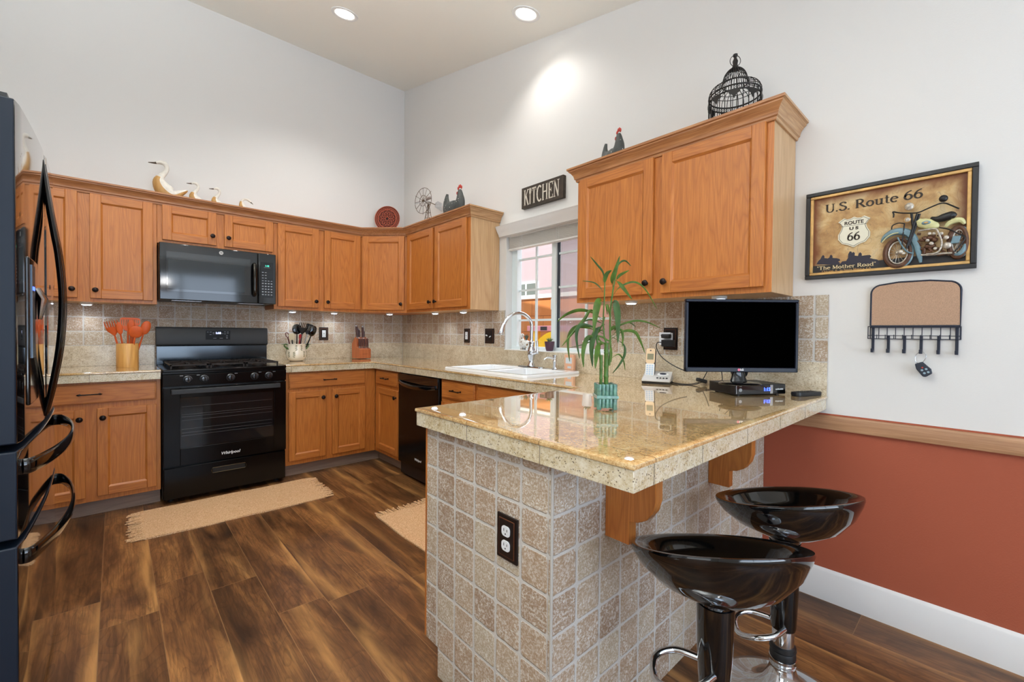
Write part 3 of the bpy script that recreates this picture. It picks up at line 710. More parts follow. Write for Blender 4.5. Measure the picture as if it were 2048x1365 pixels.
MB().box(-.36, FX-.062, -.452, .452, .02, 1.745).build('cabinet_body', FRIDGES, t, bev=.004)
MB().box(-.3, FX-.08, -.44, .44, 0, .05).build('base_grille', BLACKP, t)
d1 = fr_door(-.4545, -.003, .885, 1.765, 'door'); d2 = fr_door(.003, .4545, .885, 1.765, 'door')
dr1 = fr_door(-.4545, .4545, .640, .866, 'freezer_drawer'); dr2 = fr_door(-.4545, .4545, .055, .620, 'freezer_drawer')
MB().box(-.36, FX-.02, -.452, -.40, 1.7455, 1.775).build('hinge_cover', BLACKP, t)
for d, yy in ((d1, -.028), (d2, .028)):
    b = MB(); P = spline([(FX+.006, yy, .895), (FX+.022, yy, .985), (FX+.041, yy, 1.128), (FX+.048, yy, 1.282), (FX+.040, yy, 1.42), (FX+.030, yy, 1.50), (FX+.016, yy, 1.61), (FX+.004, yy, 1.735)], 7)
    b.loft(P, lerps([(.012, .006), (.015, .008), (.016, .009), (.017, .009), (.016, .009), (.015, .009), (.014, .008), (.010, .005)], 7), 14, up=(1, 0, 0)); b.build('handle', BLACKG, d)
for d, zz in ((dr1, .815), (dr2, .575)):
    b = MB(); P = spline([(FX-.004, -.405, zz), (FX+.016, -.385, zz), (FX+.048, -.25, zz), (FX+.066, -.08, zz), (FX+.066, .08, zz), (FX+.050, .25, zz), (FX+.020, .385, zz), (FX-.004, .405, zz)], 7)
    n = len(P); b.loft(P, [(.021, .007)]*n, 14, up=(1, 0, 0)); b.build('handle', BLACKG, d)
# water dispenser on the near door
b = MB(); b.box(FX-.01, FX+.006, -.35, -.11, .97, 1.38); b.build('dispenser', BLACKG, d1, bev=.004)
MB().box(FX+.0062, FX+.009, -.33, -.27, 1.10, 1.36).build('control_strip', plain('dispenser_grey', (60, 70, 80), .2, .4), d1)
MB().box(FX+.0092, FX+.0098, -.32, -.285, 1.29, 1.30).build('blue_light', BLUELED, d1)
MB().loft([(FX+.005, -.20, 1.30), (FX+.018, -.20, 1.27), (FX+.012, -.20, 1.21)], [(.03, .01), (.035, .012), (.025, .004)], 12, up=(1, 0, 0)).build('paddle', STEEL, d1)

# ---- gas range
t = thing('gas_range', 'black freestanding gas range with five knobs, between the oak base cabinets', 'stove', (-1.7415, 0, 0))
H = .378
MB().box(-H, H, -.635, -.03, .035, .905).build('body', BLACKE, t, bev=.002)
for sx in (-.33, .33):
    MB().cyl((sx, -.57, 0), .018, .034).build('foot', BLACKP, t)
    MB().cyl((sx, -.08, 0), .018, .034).build('foot', BLACKP, t)
dr = MB().box(-H+.004, H-.004, -.658, -.636, .032, .245).build('storage_drawer', BLACKE, t, bev=.004)
b = MB(); b.box(-.10, .10, -.6585, -.6575, .168, .204); b.build('drawer_recess', plain('recess_black', (2, 2, 2), .6), dr)
b = MB(); b.tube([(-.1, -.66, .168), (.1, -.66, .168), (.108, -.66, .186), (.1, -.66, .204), (-.1, -.66, .204), (-.108, -.66, .186), (-.1, -.66, .168)], .0022, 8); b.build('drawer_grip_rim', plain('rim_bronze', (96, 84, 66), .25, .8), dr)
b = MB(); a0, a1, c0, c1 = -.285, .29, .372, .718; yf, yb = -.672, -.637
b.box(-H+.004, a0, yf, yb, .258, .79); b.box(a1, H-.004, yf, yb, .258, .79); b.box(a0, a1, yf, yb, .258, c0); b.box(a0, a1, yf, yb, c1, .79)
od = b.build('oven_door', BLACKE, t, bev=.002)
MB().box(a0-.004, a1+.004, -.6695, -.668, c0-.004, c1+.004).build('glass', OVENG, od)
MB().box(a0, a1, -.6405, -.6385, c0, c1).build('oven_liner', plain('oven_liner', (54, 54, 56), .5), od)
b = MB()
for z in (.455, .475, .50, .56, .585, .60, .655): b.tube([(a0+.01, -.650, z), (a1-.01, -.650, z)], .0016, 6)
b.build('oven_rack', plain('rack_wire', (190, 190, 190), .3, .6), od)
b = MB(); b.box(-.335, .325, -.715, -.700, .748, .782); b.box(-.335, -.31, -.70, -.672, .75, .78); b.box(.30, .325, -.70, -.672, .75, .78); b.build('handle', GREYP, od, bev=.004)
text_mesh('maker_logo', 'Whirlpool', .028, WHITEM, od, wallM(.005, -.6726, .300), shear=.25, bold=.0006)
b = MB(); b.prism([(-.637, .80), (-.664, .80), (-.666, .878), (-.637, .882)], -H+.001, H-.001, 'yz'); cp_ = b.build('control_panel', BLACKE, t, bev=.002)
for kx in (-.243, -.15, .008, .16, .255):
    b = MB(); b.lathe([(.027, 0), (.027, -.004), (.021, -.007), (.0195, -.024), (.016, -.028), (.002, -.029)], (kx, -.665, .842), 'y', 22); k = b.build('knob', plain('knob_%d' % 0, (58, 60, 64), .22, .3, .5), t)
    MB().box(kx-.0035, kx+.0035, -.700, -.688, .824, .860).build('grip', BLACKG, k, bev=.0015)
b = MB()
for kx in (-.278, -.185, .04, .195, .29): b.box(kx-.008, kx+.010, -.6668, -.6662, .868, .871)
b.build('knob_marks', GREYM, t)
MB().box(-H, H, -.668, -.04, .895, .913).build('cooktop', BLACKE, t, bev=.005)
for gx0, gx1 in ((-.335, -.118), (-.108, .108), (.118, .335)):
    b = MB(); z = .943
    b.box(gx0, gx1, -.61, -.598, z-.010, z); b.box(gx0, gx1, -.132, -.12, z-.010, z); b.box(gx0, gx0+.010, -.61, -.12, z-.010, z); b.box(gx1-.010, gx1, -.61, -.12, z-.010, z)
    cx = (gx0+gx1)/2
    for cy in (-.49, -.24) if abs(cx) > .05 else (-.365,):
        for a in range(8):
            dx, dy = math.cos(a*PI/4), math.sin(a*PI/4); r1 = .102 if a % 2 == 0 else .13
            b.obox((cx+dx*(r1+.03)/2, cy+dy*(r1+.03)/2, z-.004), ((r1-.03)/2, .005, .006), ((dx, dy, 0), (-dy, dx, 0), (0, 0, 1)))
        b.box(gx0, gx1, cy+.118, cy+.128, z-.010, z)
    for sx in (gx0+.006, gx1-.006):
        for sy in (-.604, -.126): b.box(sx-.005, sx+.005, sy-.005, sy+.005, .9135, z)
    b.build('grate', CAST, t)
for bx, by in ((-.226, -.49), (-.226, -.24), (0, -.365), (.226, -.49), (.226, -.24)):
    b = MB(); b.lathe([(.052, .9132), (.052, .918), (.040, .922), (.040, .927), (.030, .931), (.002, .932)], (bx, by, 0), 'z', 22); b.build('burner', CAST, t)
b = MB(); b.box(-H+.001, H-.001, -.075, -.016, .9132, 1.055); b.build('backguard_riser', plain('polished_black_steel', (60, 64, 68), .12, .9), t, bev=.002)
b = MB(); n = 5; pr_ = [(-.018, 1.06), (-.075, 1.056), (-.092, 1.064), (-.095, 1.075), (-.086, 1.19), (-.078, 1.203), (-.018, 1.205)]; b.prism(pr_, -H-.003, H+.003, 'yz'); bg_ = b.build('backguard', GREYP, t, bev=.003)
MB().box(-.068, .10, -.0945, -.086, 1.105, 1.178).build('display', plain('display_black', (12, 13, 16), .4, spec=.2), bg_, bev=.001)
text_mesh('clock_digits', '1:18', .022, WHITELED, bg_, wallM(.016, -.0956, 1.158), bold=.0006)
b = MB()
for x, z in ((-.055, 1.166), (-.035, 1.166), (-.036, 1.146), (-.015, 1.162), (-.015, 1.152), (.045, 1.155), (.063, 1.168), (.083, 1.168), (.063, 1.152), (.083, 1.158), (.077, 1.138), (.077, 1.126), (.077, 1.116), (-.002, 1.116), (.032, 1.116), (-.012, 1.116), (.042, 1.116)): b.box(x-.006, x+.006, -.0956, -.0950, z-.0015, z+.0015)
b.build('button_marks', GREYM, bg_)

# ---- over-the-range microwave
t = thing('microwave', 'black microwave oven mounted under the short cabinet above the stove', 'microwave', (-1.7455, 0, 0))
MB().box(-.374, .374, -.375, -.016, 1.40, 1.808).build('body', BLACKP, t, bev=.003)
b = MB(); b.box(-.374, .242, -.40, -.377, 1.398, 1.806); mdoor = b.build('door', BLACKG, t, bev=.006)
MB().box(.245, .374, -.40, -.377, 1.398, 1.806).build('control_column', BLACKG, t, bev=.006)
MB().box(-.335, .19, -.4022, -.4002, 1.458, 1.745).build('window_surround', plain('surround_black', (20, 22, 25), .06, 0, .8), mdoor, bev=.0008)
MB().box(-.325, .150, -.4034, -.4024, 1.478, 1.690).build('window', GREYGLASS, mdoor, bev=.0004)
b = MB(); P = spline([(.215, -.400, 1.715), (.215, -.428, 1.70), (.215, -.436, 1.60), (.215, -.428, 1.475), (.215, -.400, 1.46)], 6); b.loft(P, lerps([(.008, .006), (.013, .009), (.014, .010), (.013, .009), (.008, .006)], 6), 12, up=(0, -1, 0)); b.build('handle', plain('handle_dark_chrome', (60, 58, 54), .1, .9), mdoor)
b = MB(); b.lathe([(.0135, 0), (.0135, -.0015), (.001, -.0016)], (-.005, -.4005, 1.772), 'y', 26); lg = b.build('round_emblem', SILVERP, mdoor)
text_mesh('maker_initials', 'GE', .013, BLACKP, lg, wallM(-.005, -.4024, 1.772), bold=.0003)
pn = MB().box(.262, .352, -.4022, -.4002, 1.452, 1.736).build('keypad', plain('keypad_black', (16, 18, 22), .15), t, bev=.0006)
text_mesh('clock_digits', '1:18', .017, GREENLED, pn, wallM(.308, -.4028, 1.706), bold=.0003)
b = MB()
for r in range(9):
    for q in range(4):
        if r < 3 and q > 1: continue
        b.box(.271+q*.021, .283+q*.021, -.4028, -.4024, 1.47+(8-r)*.0225, 1.4745+(8-r)*.0225+(.003 if r > 3 else 0))
b.box(.285, .33, -.4028, -.4024, 1.692, 1.6935); b.build('key_marks', GREYM, pn)
b = MB(); b.box(-.3, -.12, -.34, -.22, 1.3965, 1.3995); b.box(.12, .3, -.34, -.22, 1.3965, 1.3995); b.build('grease_filter', STEEL, t)

# ---- dishwasher (window wall, under the worktop)
t = thing('dishwasher', 'black built-in dishwasher under the worktop near the corner', 'dishwasher', (0, -1.382, 0), RB)
MB().box(-.300, .300, -.598, -.01, .02, .85).build('body', BLACKP, t)
dd_ = MB().box(-.302, .302, -.622, -.599, .12, .846).build('door', BLACKE, t, bev=.004)
MB().box(-.298, .298, -.628, -.6225, .770, .844).build('control_panel', BLACKG, dd_, bev=.002)
b = MB(); P = [(-.27, -.632, .775), (-.18, -.650, .765), (0, -.662, .758), (.18, -.650, .765), (.27, -.632, .775)]; P = spline(P, 6); b.loft(P, [(.006, .016)]*len(P), 10); b.build('handle', BLACKG, dd_)
MB().box(-.29, .29, -.560, -.54, .0, .118).build('kick_plate', BLACKP, t)
text_mesh('maker_logo', 'Whirlpool', .024, WHITEM, dd_, wallM(.012, -.6226, .186), shear=.25, bold=.0005)

# ---- sink
t = thing('sink', 'white double bowl sink set into the worktop under the window', 'sink', (-.31, -2.095, .914))
b = MB(); rx, ry = .262, .430
def rrect(x0, x1, y0, y1, r, n=5):
    out = []
    for cx, cy, a0 in ((x1-r, y1-r, 0), (x0+r, y1-r, PI/2), (x0+r, y0+r, PI), (x1-r, y0+r, 1.5*PI)):
        for i in range(n+1): a = a0+PI/2*i/n; out.append((cx+r*math.cos(a), cy+r*math.sin(a)))
    return out
o_ = rrect(-rx, rx, -ry, ry, .03); 
b.rings([[(x, y, .0003) for x, y in o_], [(x*.998, y*.998, .012) for x, y in o_], [(x*.985, y*.99, .017) for x, y in o_], [(x*.93, y*.958, .0172) for x, y in o_]], caps=(False, False))
# deck: ring between the outer rim and two bowls, as strips
zt = .017; X0_, X1_ = -rx*.985, rx*.985; Y0_, Y1_ = -ry*.99, ry*.99
bx0, bx1 = -.225, .165
for x0, x1, y0, y1 in ((X0_+.008, bx0, Y0_+.008, Y1_-.008), (bx1, X1_-.008, Y0_+.008, Y1_-.008), (bx0, bx1, Y0_+.008, -.395), (bx0, bx1, .395, Y1_-.008), (bx0, bx1, -.02, .02)): b.box(x0, x1, y0, y1, .005, zt)
for y0, y1 in ((-.395, -.02), (.02, .395)):
    tp = rrect(bx0, bx1, y0, y1, .05); bt = rrect(bx0+.02, bx1-.02, y0+.02, y1-.02, .05)
    cx, cy = (bx0+bx1)/2, (y0+y1)/2
    b.rings([[(x, y, zt+.0004) for x, y in rrect(bx0-.006, bx1+.006, y0-.006, y1+.006, .01)], [(x, y, zt+.0004) for x, y in rrect(bx0+.002, bx1-.002, y0+.002, y1-.002, .012)], [(x, y, zt-.006) for x, y in rrect(bx0+.004, bx1-.004, y0+.004, y1-.004, .05)], [(x, y, -.14) for x, y in bt], [(cx+(x-cx)*.8, cy+(y-cy)*.8, -.165) for x, y in bt]], caps=(False, True))
b.build('basin', PORC, t)
for cy in (-.2075, .2075): MB().lathe([(.04, -.1648), (.04, -.160), (.03, -.161), (.002, -.162)], (-.03, cy, 0), 'z', 20).build('drain', CHROME, t)
# ---- faucet
t = thing('faucet', 'tall chrome gooseneck faucet standing behind the white sink', 'faucet', (-.095, -2.10, .9315))
MB().rings([[(x, y, 0) for x, y in rrect(-.03, .03, -.13, .13, .029)], [(x*.97, y*.99, .006) for x, y in rrect(-.03, .03, -.13, .13, .029)], [(x*.8, y*.93, .009) for x, y in rrect(-.03, .03, -.13, .13, .029)]]).build('deck_plate', CHROME, t)
MB().lathe([(.030, .009), (.028, .02), (.021, .03), (.019, .05), (.024, .07), (.030, .09), (.029, .12), (.022, .14), (.018, .16), (.020, .175), (.0205, .185), (.015, .19), (.013, .20)], seg=24).build('base', CHROME, t)
P = [(0, 0, .19), (0, 0, .30)]+[(-.115+.115*math.cos(a), .045*(1-math.cos(a)), .31+.085*math.sin(a)) for a in [PI*i/12 for i in range(0, 13)]]
P = spline([(0, 0, .19), (0, 0, .25), (.0, .0, .31), (-.02, .01, .358), (-.07, .028, .392), (-.13, .052, .388), (-.178, .072, .352), (-.2, .082, .31)], 6)
MB().loft(P, .0125, 14).build('gooseneck', CHROME, t)
MB().loft([(-.199, .0815, .313), (-.206, .084, .298), (-.216, .088, .268), (-.224, .091, .245), (-.226, .092, .238)], [.0135, .0155, .0195, .021, .017], 16).build('spray_head', CHROME, t)
b = MB(); b.loft([(0, -.02, .105), (0, -.055, .112), (0, -.062, .113)], [.018, .015, .013], 14); b.loft(spline([(0, -.058, .112), (.0, -.062, .15), (-.002, -.058, .195)], 5), lerps([(.010), (.007), (.009)], 5), 10); b.build('lever_handle', CHROME, t)
t = thing('soap_dispenser', 'small chrome soap dispenser pump beside the faucet', 'dispenser', (-.1, -2.335, .9315))
MB().lathe([(.020, 0), (.019, .006), (.012, .012), (.011, .05), (.014, .056), (.011, .062), (.010, .085), (.016, .090), (.015, .098), (.002, .1)], seg=18).build('body', CHROME, t)
MB().loft(spline([(-.005, .0, .075), (-.04, .03, .082), (-.062, .046, .068)], 5), lerps([.008, .006, .004], 5), 10).build('spout', CHROME, t)

# ================================================================== LIGHTS IN THE ROOM, WITH AN ADDED UPLIGHT
th = math.atan(CS)
for i, (x, y, lab, pw) in enumerate(((-1.05, -1.01, 'lit round recessed ceiling light above the corner of the kitchen, the left one', 60), (-.285, -2.206, 'lit round recessed ceiling light close to the window wall, the right one', 20), (-2.3, -1.6, 0, 48), (-1.6, -3.3, 0, 8), (-2.9, -4.4, 0, 24), (-2.2, -5.8, 0, 20))):
    z = cz(y)
    if lab:
        t = thing('recessed_light', lab, 'light', (x, y, z-.0005)); t.rotation_euler.x = th
        MB().lathe([(.098, 0), (.096, -.004), (.080, -.006), (.072, -.003), (.068, .0)], seg=40).build('trim_ring', WHITEP, t)
        MB().lathe([(.070, -.0005), (.068, -.0022), (.002, -.0026)], seg=32).build('lens', CANON, t)
    lamp('SPOT', 'can_lamp', (x, y, z-.02), pw, (1.0, .96, .91), (th*.0, 0, 0), spot_size=math.radians(130), spot_blend=.7, shadow_soft_size=.06)
for i, (x, y) in enumerate(((-2.497, -.12), (-1.168, -.12), (-.797, -.12), (-.346, -.362), (-.17, -.914), (-.15, -1.326), (-.22, -3.01), (-.22, -3.49))):
    lab = ['under the wall cabinet left of the microwave', 'under the wall cabinet, above the floral crock', 'under the wall cabinet, above the outlet near the knife block', 'under the diagonal corner cabinet', 'under the cabinet left of the window, nearer the corner', 'under the cabinet left of the window, near its pale end', 'under the right wall cabinet, above the bamboo plant', 'under the right wall cabinet, above the television'][i]
    t = thing('puck_light', 'small lit round puck light '+lab, 'light', (x, y, UZ0-.0005), group='under-cabinet puck lights')
    MB().lathe([(.034, 0), (.033, -.010), (.030, -.013), (.026, -.013)], seg=28).build('housing', WHITEP, t)
    MB().lathe([(.0275, -.0125), (.020, -.0165), (.002, -.018)], seg=24).build('lens', LEDON, t)
    lamp('SPOT', 'puck_lamp', (x, y, UZ0-.022), 2.4, (.86, .93, 1.0), (0, 0, 0), spot_size=math.radians(150), spot_blend=.8, shadow_soft_size=.02)

t = thing('added_uplight', 'added white uplight on a stand, out of view, brightening the ceiling', 'lamp', (-3.05, -3.4, 0))  # made-up stand lamp, added out of view only to brighten the ceiling
MB().lathe([(.002, 0), (.13, 0), (.13, .015), (.02, .03), (.002, .03)], seg=32).build('base', WHITEP, t)
MB().cyl((0, 0, .028), .011, 1.73).build('pole', WHITEP, t)
MB().lathe([(.012, 1.755), (.06, 1.775), (.12, 1.815), (.15, 1.86), (.146, 1.862), (.115, 1.822), (.055, 1.783), (.012, 1.765)], seg=32).build('lamp_shade', WHITEP, t)
MB().lathe([(.002, 1.775), (.03, 1.785), (.03, 1.80), (.002, 1.805)], seg=20).build('bulb', glow('added_uplight_glow', (255, 250, 242), 12), t)
lamp('SPOT', 'added_uplight_source', (-3.05, -3.4, 1.865), 380, (.93, .98, 1.0), (PI, 0, 0), spot_size=2.6, spot_blend=.6, shadow_soft_size=.08)  # spot of the added uplight, aimed at the ceiling
t = thing('pendant_light', 'frosted bowl pendant light over the dining area, reflected in the microwave door', 'light', (-1.75, -5.5, 1.80))
MB().lathe([(.002, 0), (.06, .01), (.13, .05), (.17, .11), (.166, .112), (.125, .056), (.055, .018), (.002, .01)], seg=36).build('shade', plain('frosted_amber', (226, 196, 150), .4), t)
b = MB()
for k in range(3): a = 2*PI*k/3; b.tube([(.165*math.cos(a), .165*math.sin(a), .11), (0, 0, .34)], .003, 6)
b.tube([(0, 0, .34), (0, 0, cz(-5.5)-1.802)], .006, 8); b.build('stem', BRONZE, t)
b = MB(); b.sphere((0, 0, .075), .032, seg=12); b.build('bulb', glow('bulb_lit', (255, 240, 215), 6), t)
lamp('POINT', 'pendant_lamp', (-1.75, -5.5, 1.96), 6, (1.0, .96, .91), shadow_soft_size=.08)
# ---- outlets and switches
COPPERL = plain('copper_edge', (120, 72, 48), .35, .5)
def outlet(label, loc, rz, w=.083, h=.125, kind='duplex'):
    t = thing('wall_outlet' if kind != 'switch' else 'light_switch', label, 'outlet' if kind != 'switch' else 'switch', loc, rz)
    b = MB(); hw, hh = w/2, h/2
    b.box(-hw, hw, -.006, 0, -hh, hh); b.box(-hw+.010, hw-.010, -.0085, -.006, -hh+.010, hh-.010, 1); b.box(-hw+.0118, hw-.0118, -.009, -.0085, -hh+.0118, hh-.0118); b.build('plate', [OUTB, COPPERL], t, bev=.0012)
    if kind == 'duplex':
        for sz in (-1, 1):
            r = MB(); r.prism([(x, sz*.0205+z) for x, z in rrect(-.0165, .0165, -.0145, .0145, .010)], -.0115, -.009, 'xz'); o = r.build('receptacle', OUTW, t)
            MB().box(-.0075, -.0055, -.0122, -.0118, sz*.0205, sz*.0205+.008).box(.0055, .0075, -.0122, -.0118, sz*.0205, sz*.0205+.007).box(-.002, .002, -.0122, -.0118, sz*.0205-.009, sz*.0205-.005).build('slots', BLACKP, o)
    elif kind == 'gfci':
        o = MB().box(-.0165, .0165, -.0125, -.009, -.033, .033).build('receptacle', OUTW, t, bev=.001)
        b = MB()
        for sz in (-1, 1): b.box(-.008, -.006, -.0131, -.0125, sz*.02, sz*.02+.007).box(.006, .008, -.0131, -.0125, sz*.02, sz*.02+.007).box(-.002, .002, -.0131, -.0125, sz*.02-.008, sz*.02-.004)
        b.box(-.006, .006, -.0133, -.0125, -.0045, -.0015).box(-.006, .006, -.0133, -.0125, .0015, .0045); b.build('slots', GREYP, o)
    else:
        for sx in (-.023, .023):
            o = MB().box(sx-.006, sx+.006, -.0115, -.009, -.012, .012).build('toggle_slot', OUTB, t); b = MB(); b.obox((sx, -.016, .004*(1 if sx < 0 else -1)), (.0045, .009, .0045), ((1, 0, 0), (0, 1, -.5 if sx < 0 else .5), (0, .5, 1))); b.build('toggle', OUTW, o)
    return t
outlet('bronze plate outlet on the tiled end of the peninsula', (-1.5365, -3.462, .607), RB)
outlet('bronze plate outlet on the backsplash between the floral crock and the knife block', (-.858, -.0125, 1.157), 0, .085, .125, 'gfci')
outlet('bronze plate outlet on the window wall backsplash, left of the double switch', (-.0125, -1.201, 1.154), RB, .083, .125, 'gfci')
outlet('bronze double toggle switch on the backsplash beside the sink window', (-.0125, -1.518, 1.154), RB, .118, .125, 'switch')
outlet('bronze plate outlet behind the television with black adapters plugged in', (-.0125, -3.139, 1.157), RB, .083, .125, 'gfci')

# ================================================================== THINGS ON THE WORKTOPS
WT = .9142
# ---- bamboo pot with orange utensils
t = tag(MB().lathe([(.002, 0), (.060, 0), (.0605, .003), (.0605, .167), (.059, .169), (.054, .169), (.053, .165), (.053, .012), (.002, .012)], seg=36).build('utensil_pot', BAMBOO), 'round bamboo utensil pot on the short worktop left of the stove', 'utensil pot'); t.location = (-2.287, -.27, WT)
def utensil(name, label, cat, base, tip, parts, group, mat=None):
    """base, tip: foot and head of the handle in world space; parts(b, M) adds the head in a frame whose z runs along the handle"""
    base = Vector(base); tip = Vector(tip); d = (tip-base); L_ = d.length; z = d.normalized()
    fr_ = Vector((0, -1, 0)); fr_ = (fr_-z*fr_.dot(z)).normalized(); x = fr_.cross(z)*-1
    t = thing(name, label, cat, base, 0, group)
    M = Matrix((x, -fr_, z)).transposed().to_4x4()
    for nm, fn, m in parts:
        b = MB(); fn(b, L_); b.xf(M); b.build(nm, m, t)
    return t
def hnd(r=.006): return lambda b, L_: b.loft([(0, 0, 0), (0, 0, L_*.5), (0, 0, L_)], [(r, r*.7), (r*1.1, r*.8), (r*.8, r*.6)], 10)
def blade(pts, th=.0035, bow=.0):
    def f(b, L_):
        n = len(pts)
        def P(q, o): 
            x, z = q; return (x, o+bow*(1-(z/.08-.5)**2*4)*-1, L_+z)
        k = len(b.v); b.v += [P(q, -th/2) for q in pts]+[P(q, th/2) for q in pts]
        b.f.append(tuple(k+i for i in range(n))); b.f.append(tuple(k+n+i for i in reversed(range(n)))); b.m += [0, 0]; b.s += [False]*2
        for i in range(n): j = (i+1) % n; b.f.append((k+j, k+i, k+n+i, k+n+j)); b.m.append(0); b.s.append(False)
    return f
def bowl(w, h, dp=.014):
    def f(b, L_):
        rs = []
        for i in range(9):
            a = i/8*PI; z = L_-.005+h*.5*(1-math.cos(a)); hw = max(.003, w*.5*math.sin(a)**.8)
            rs.append([(hw*math.cos(q), dp*math.sin(a)*(.9 if math.sin(q) > 0 else .55)*math.sin(q)+.004, z) for q in [2*PI*j/14 for j in range(14)]])
        b.rings(rs)
    return f
def slotted(w, h, n, th=.003):
    def f(b, L_):
        z0, z1 = L_+h*.35, L_+h; blade([(-.008, -.006), (.008, -.006), (w/2, h*.22), (w/2, h*.35), (-w/2, h*.35), (-w/2, h*.22)], th*2)(b, L_); blade([(-w/2, h-.012), (w/2, h-.012), (w/2-.004, h-.002), (w/2-.014, h+.002), (-w/2+.014, h+.002), (-w/2+.004, h-.002)], th*2)(b, L_)
        for i in range(n+1):
            x = -w/2+(w-.0065)*i/n; b.box(x, x+.0065, -th, th, z0, z1-.010)
    return f
def spad_solid(w0, w1, h): return blade([(-w0/2, -.004), (w0/2, -.004), (w1/2, h*.35), (w1/2, h-.008), (w1/2-.008, h), (-w1/2+.008, h), (-w1/2, h-.008), (-w1/2, h*.35)])
def fork(w, h):
    def f(b, L_):
        b.loft([(0, 0, L_-.004), (0, -.002, L_+h*.3), (0, -.010, L_+h*.55)], [(.006, .005), (w*.42, .010), (w*.5, .006)], 12)
        for i in range(6):
            x = -w*.46+w*.92*i/5; b.loft([(x*.9, -.008, L_+h*.5), (x, -.014, L_+h*.8), (x, -.026, L_+h)], [.004, .0035, .002], 8)
    return f
GO = 'orange silicone utensils in the bamboo pot'
def og(name, lab, px, py, yy, fn, dx=0):
    tip = Vector((0, 0, 0)); r = ray(px, py); tip = OC+r*((yy-OC.y)/r.y)
    bx = -2.287+(tip.x+2.287)*.30+dx; by = -.27+(tip.y+.27)*.3
    utensil(name, lab, 'utensil', (bx, by, WT+.014), tip, [('handle', hnd(.0065), ORANGE), ('head', fn, ORANGE)], GO)
og('pasta_fork', 'orange pasta fork leaning to the left in the bamboo pot', 229, 670, -.28, fork(.072, .098))
og('cooking_spoon', 'narrow orange spoon seen edge-on, second from the left in the bamboo pot', 241, 668, -.31, bowl(.034, .086, .01), .004)
og('spatula', 'orange slotted turner standing tallest at the back of the bamboo pot', 256, 661, -.245, slotted(.085, .088, 7))
og('cooking_spoon', 'orange spoon leaning right of centre behind the front spoon in the bamboo pot', 262, 664, -.30, bowl(.040, .088, .011), .006)
og('slotted_spoon', 'round orange slotted spoon at the back right of the bamboo pot', 269, 652, -.235, slotted(.056, .055, 4))
og('cooking_spoon', 'broad orange spoon tilting right at the front of the bamboo pot', 270, 675, -.325, bowl(.078, .086, .014))
og('ladle', 'orange ladle pointing far right out of the bamboo pot', 287, 668, -.27, bowl(.056, .100, .020))

# ---- floral crock with utensils
t = thing('utensil_crock', 'white floral ceramic crock with green handles, right of the stove', 'crock', (-1.158, -.20, WT))
MB().lathe([(.002, 0), (.048, 0), (.066, .010), (.080, .035), (.083, .065), (.079, .10), (.076, .130), (.078, .152), (.079, .154), (.075, .153), (.068, .13), (.068, .02), (.002, .015)], seg=40).build('bowl', plain('crock_glaze', (238, 230, 212), .12, 0, .6), t)
b = MB()
for (a0, zc) in ((-1.57, .122), (-2.35, .062), (-.72, .066), (.6, .08), (-3.6, .09)):
    for k in range(8):
        an = [-.7, -.25, .2, .6][k % 4]; sd = 1 if k < 4 else -1
        aa = a0+sd*(.30-.05*abs(an))*1.0; zz = zc+an*.030; R_ = .0822 if zz < .09 else .0790
        if zz > .13: R_ = .0765
        cx, cy = R_*math.cos(aa), R_*math.sin(aa); tn = Vector((-math.sin(aa), math.cos(aa), an*.7*sd)).normalized(); nn = Vector((math.cos(aa), math.sin(aa), 0))
        s0 = len(b.v); b.sphere((0, 0, 0), 1, seg=8); M = Matrix((tn*.0095, nn*.0035, tn.cross(nn)*.0030)).transposed().to_4x4(); M.translation = Vector((cx, cy, zz)); b.xf(M, s0)
b.build('leaf_decoration', plain('leaf_glaze', (92, 96, 44), .3), t)
b = MB()
for sd in (-1, 1):
    b.loft(spline([(sd*.066, -.01, .142), (sd*.092, -.012, .150), (sd*.100, -.012, .135), (sd*.080, -.02, .115), (sd*.07, -.03, .105)], 5), lerps([.005, .006, .006, .009, .004], 5), 8)
    b.loft([(sd*.09, -.012, .148), (sd*.112, -.014, .150), (sd*.126, -.014, .146)], [(.004, .004), (.009, .003), (.001, .001)], 8)
b.build('vine_handles', plain('vine_glaze', (66, 92, 40), .3), t)
GC = 'kitchen utensils in the floral crock'
def cg(name, lab, px, py, yy, fn, m, dx=0, hm=None):
    r = ray(px, py); tip = OC+r*((yy-OC.y)/r.y); bx = -1.158+(tip.x+1.158)*.35+dx; by = -.20+(tip.y+.20)*.3
    utensil(name, lab, 'utensil', (bx, by, WT+.017), tip, [('handle', hnd(.006), hm or m), ('head', fn, m)], GC)
cg('scissors', 'dark red handled utensil at the far left of the floral crock', 576, 676, -.21, lambda b, L_: b.loft(spline([(0, 0, L_), (-.012, 0, L_+.02), (-.008, 0, L_+.045), (.008, 0, L_+.04), (.010, 0, L_+.015), (0, 0, L_)], 4), .0035, 8), plain('maroon_plastic', (96, 26, 26), .4))
cg('spatula', 'cream spatula leaning left in the floral crock', 584, 680, -.235, spad_solid(.034, .046, .055), CREAMP, hm=BLACKP)
cg('cooking_spoon', 'large black spoon at the back left of the floral crock', 594, 668, -.18, bowl(.080, .092, .012), BLACKG, hm=BLACKP)
cg('pasta_fork', 'black pasta fork standing in the middle of the floral crock', 604, 668, -.20, fork(.078, .1), BLACKP)
cg('spatula', 'narrow red spatula in the middle of the floral crock', 600, 676, -.225, spad_solid(.016, .02, .034), REDP)
cg('slotted_turner', 'black slotted turner leaning right in the floral crock', 615, 668, -.20, slotted(.066, .088, 6), BLACKP, hm=STEEL)
cg('ladle', 'black ladle leaning furthest right in the floral crock', 622, 672, -.225, bowl(.06, .1, .016), BLACKG, hm=BLACKG)

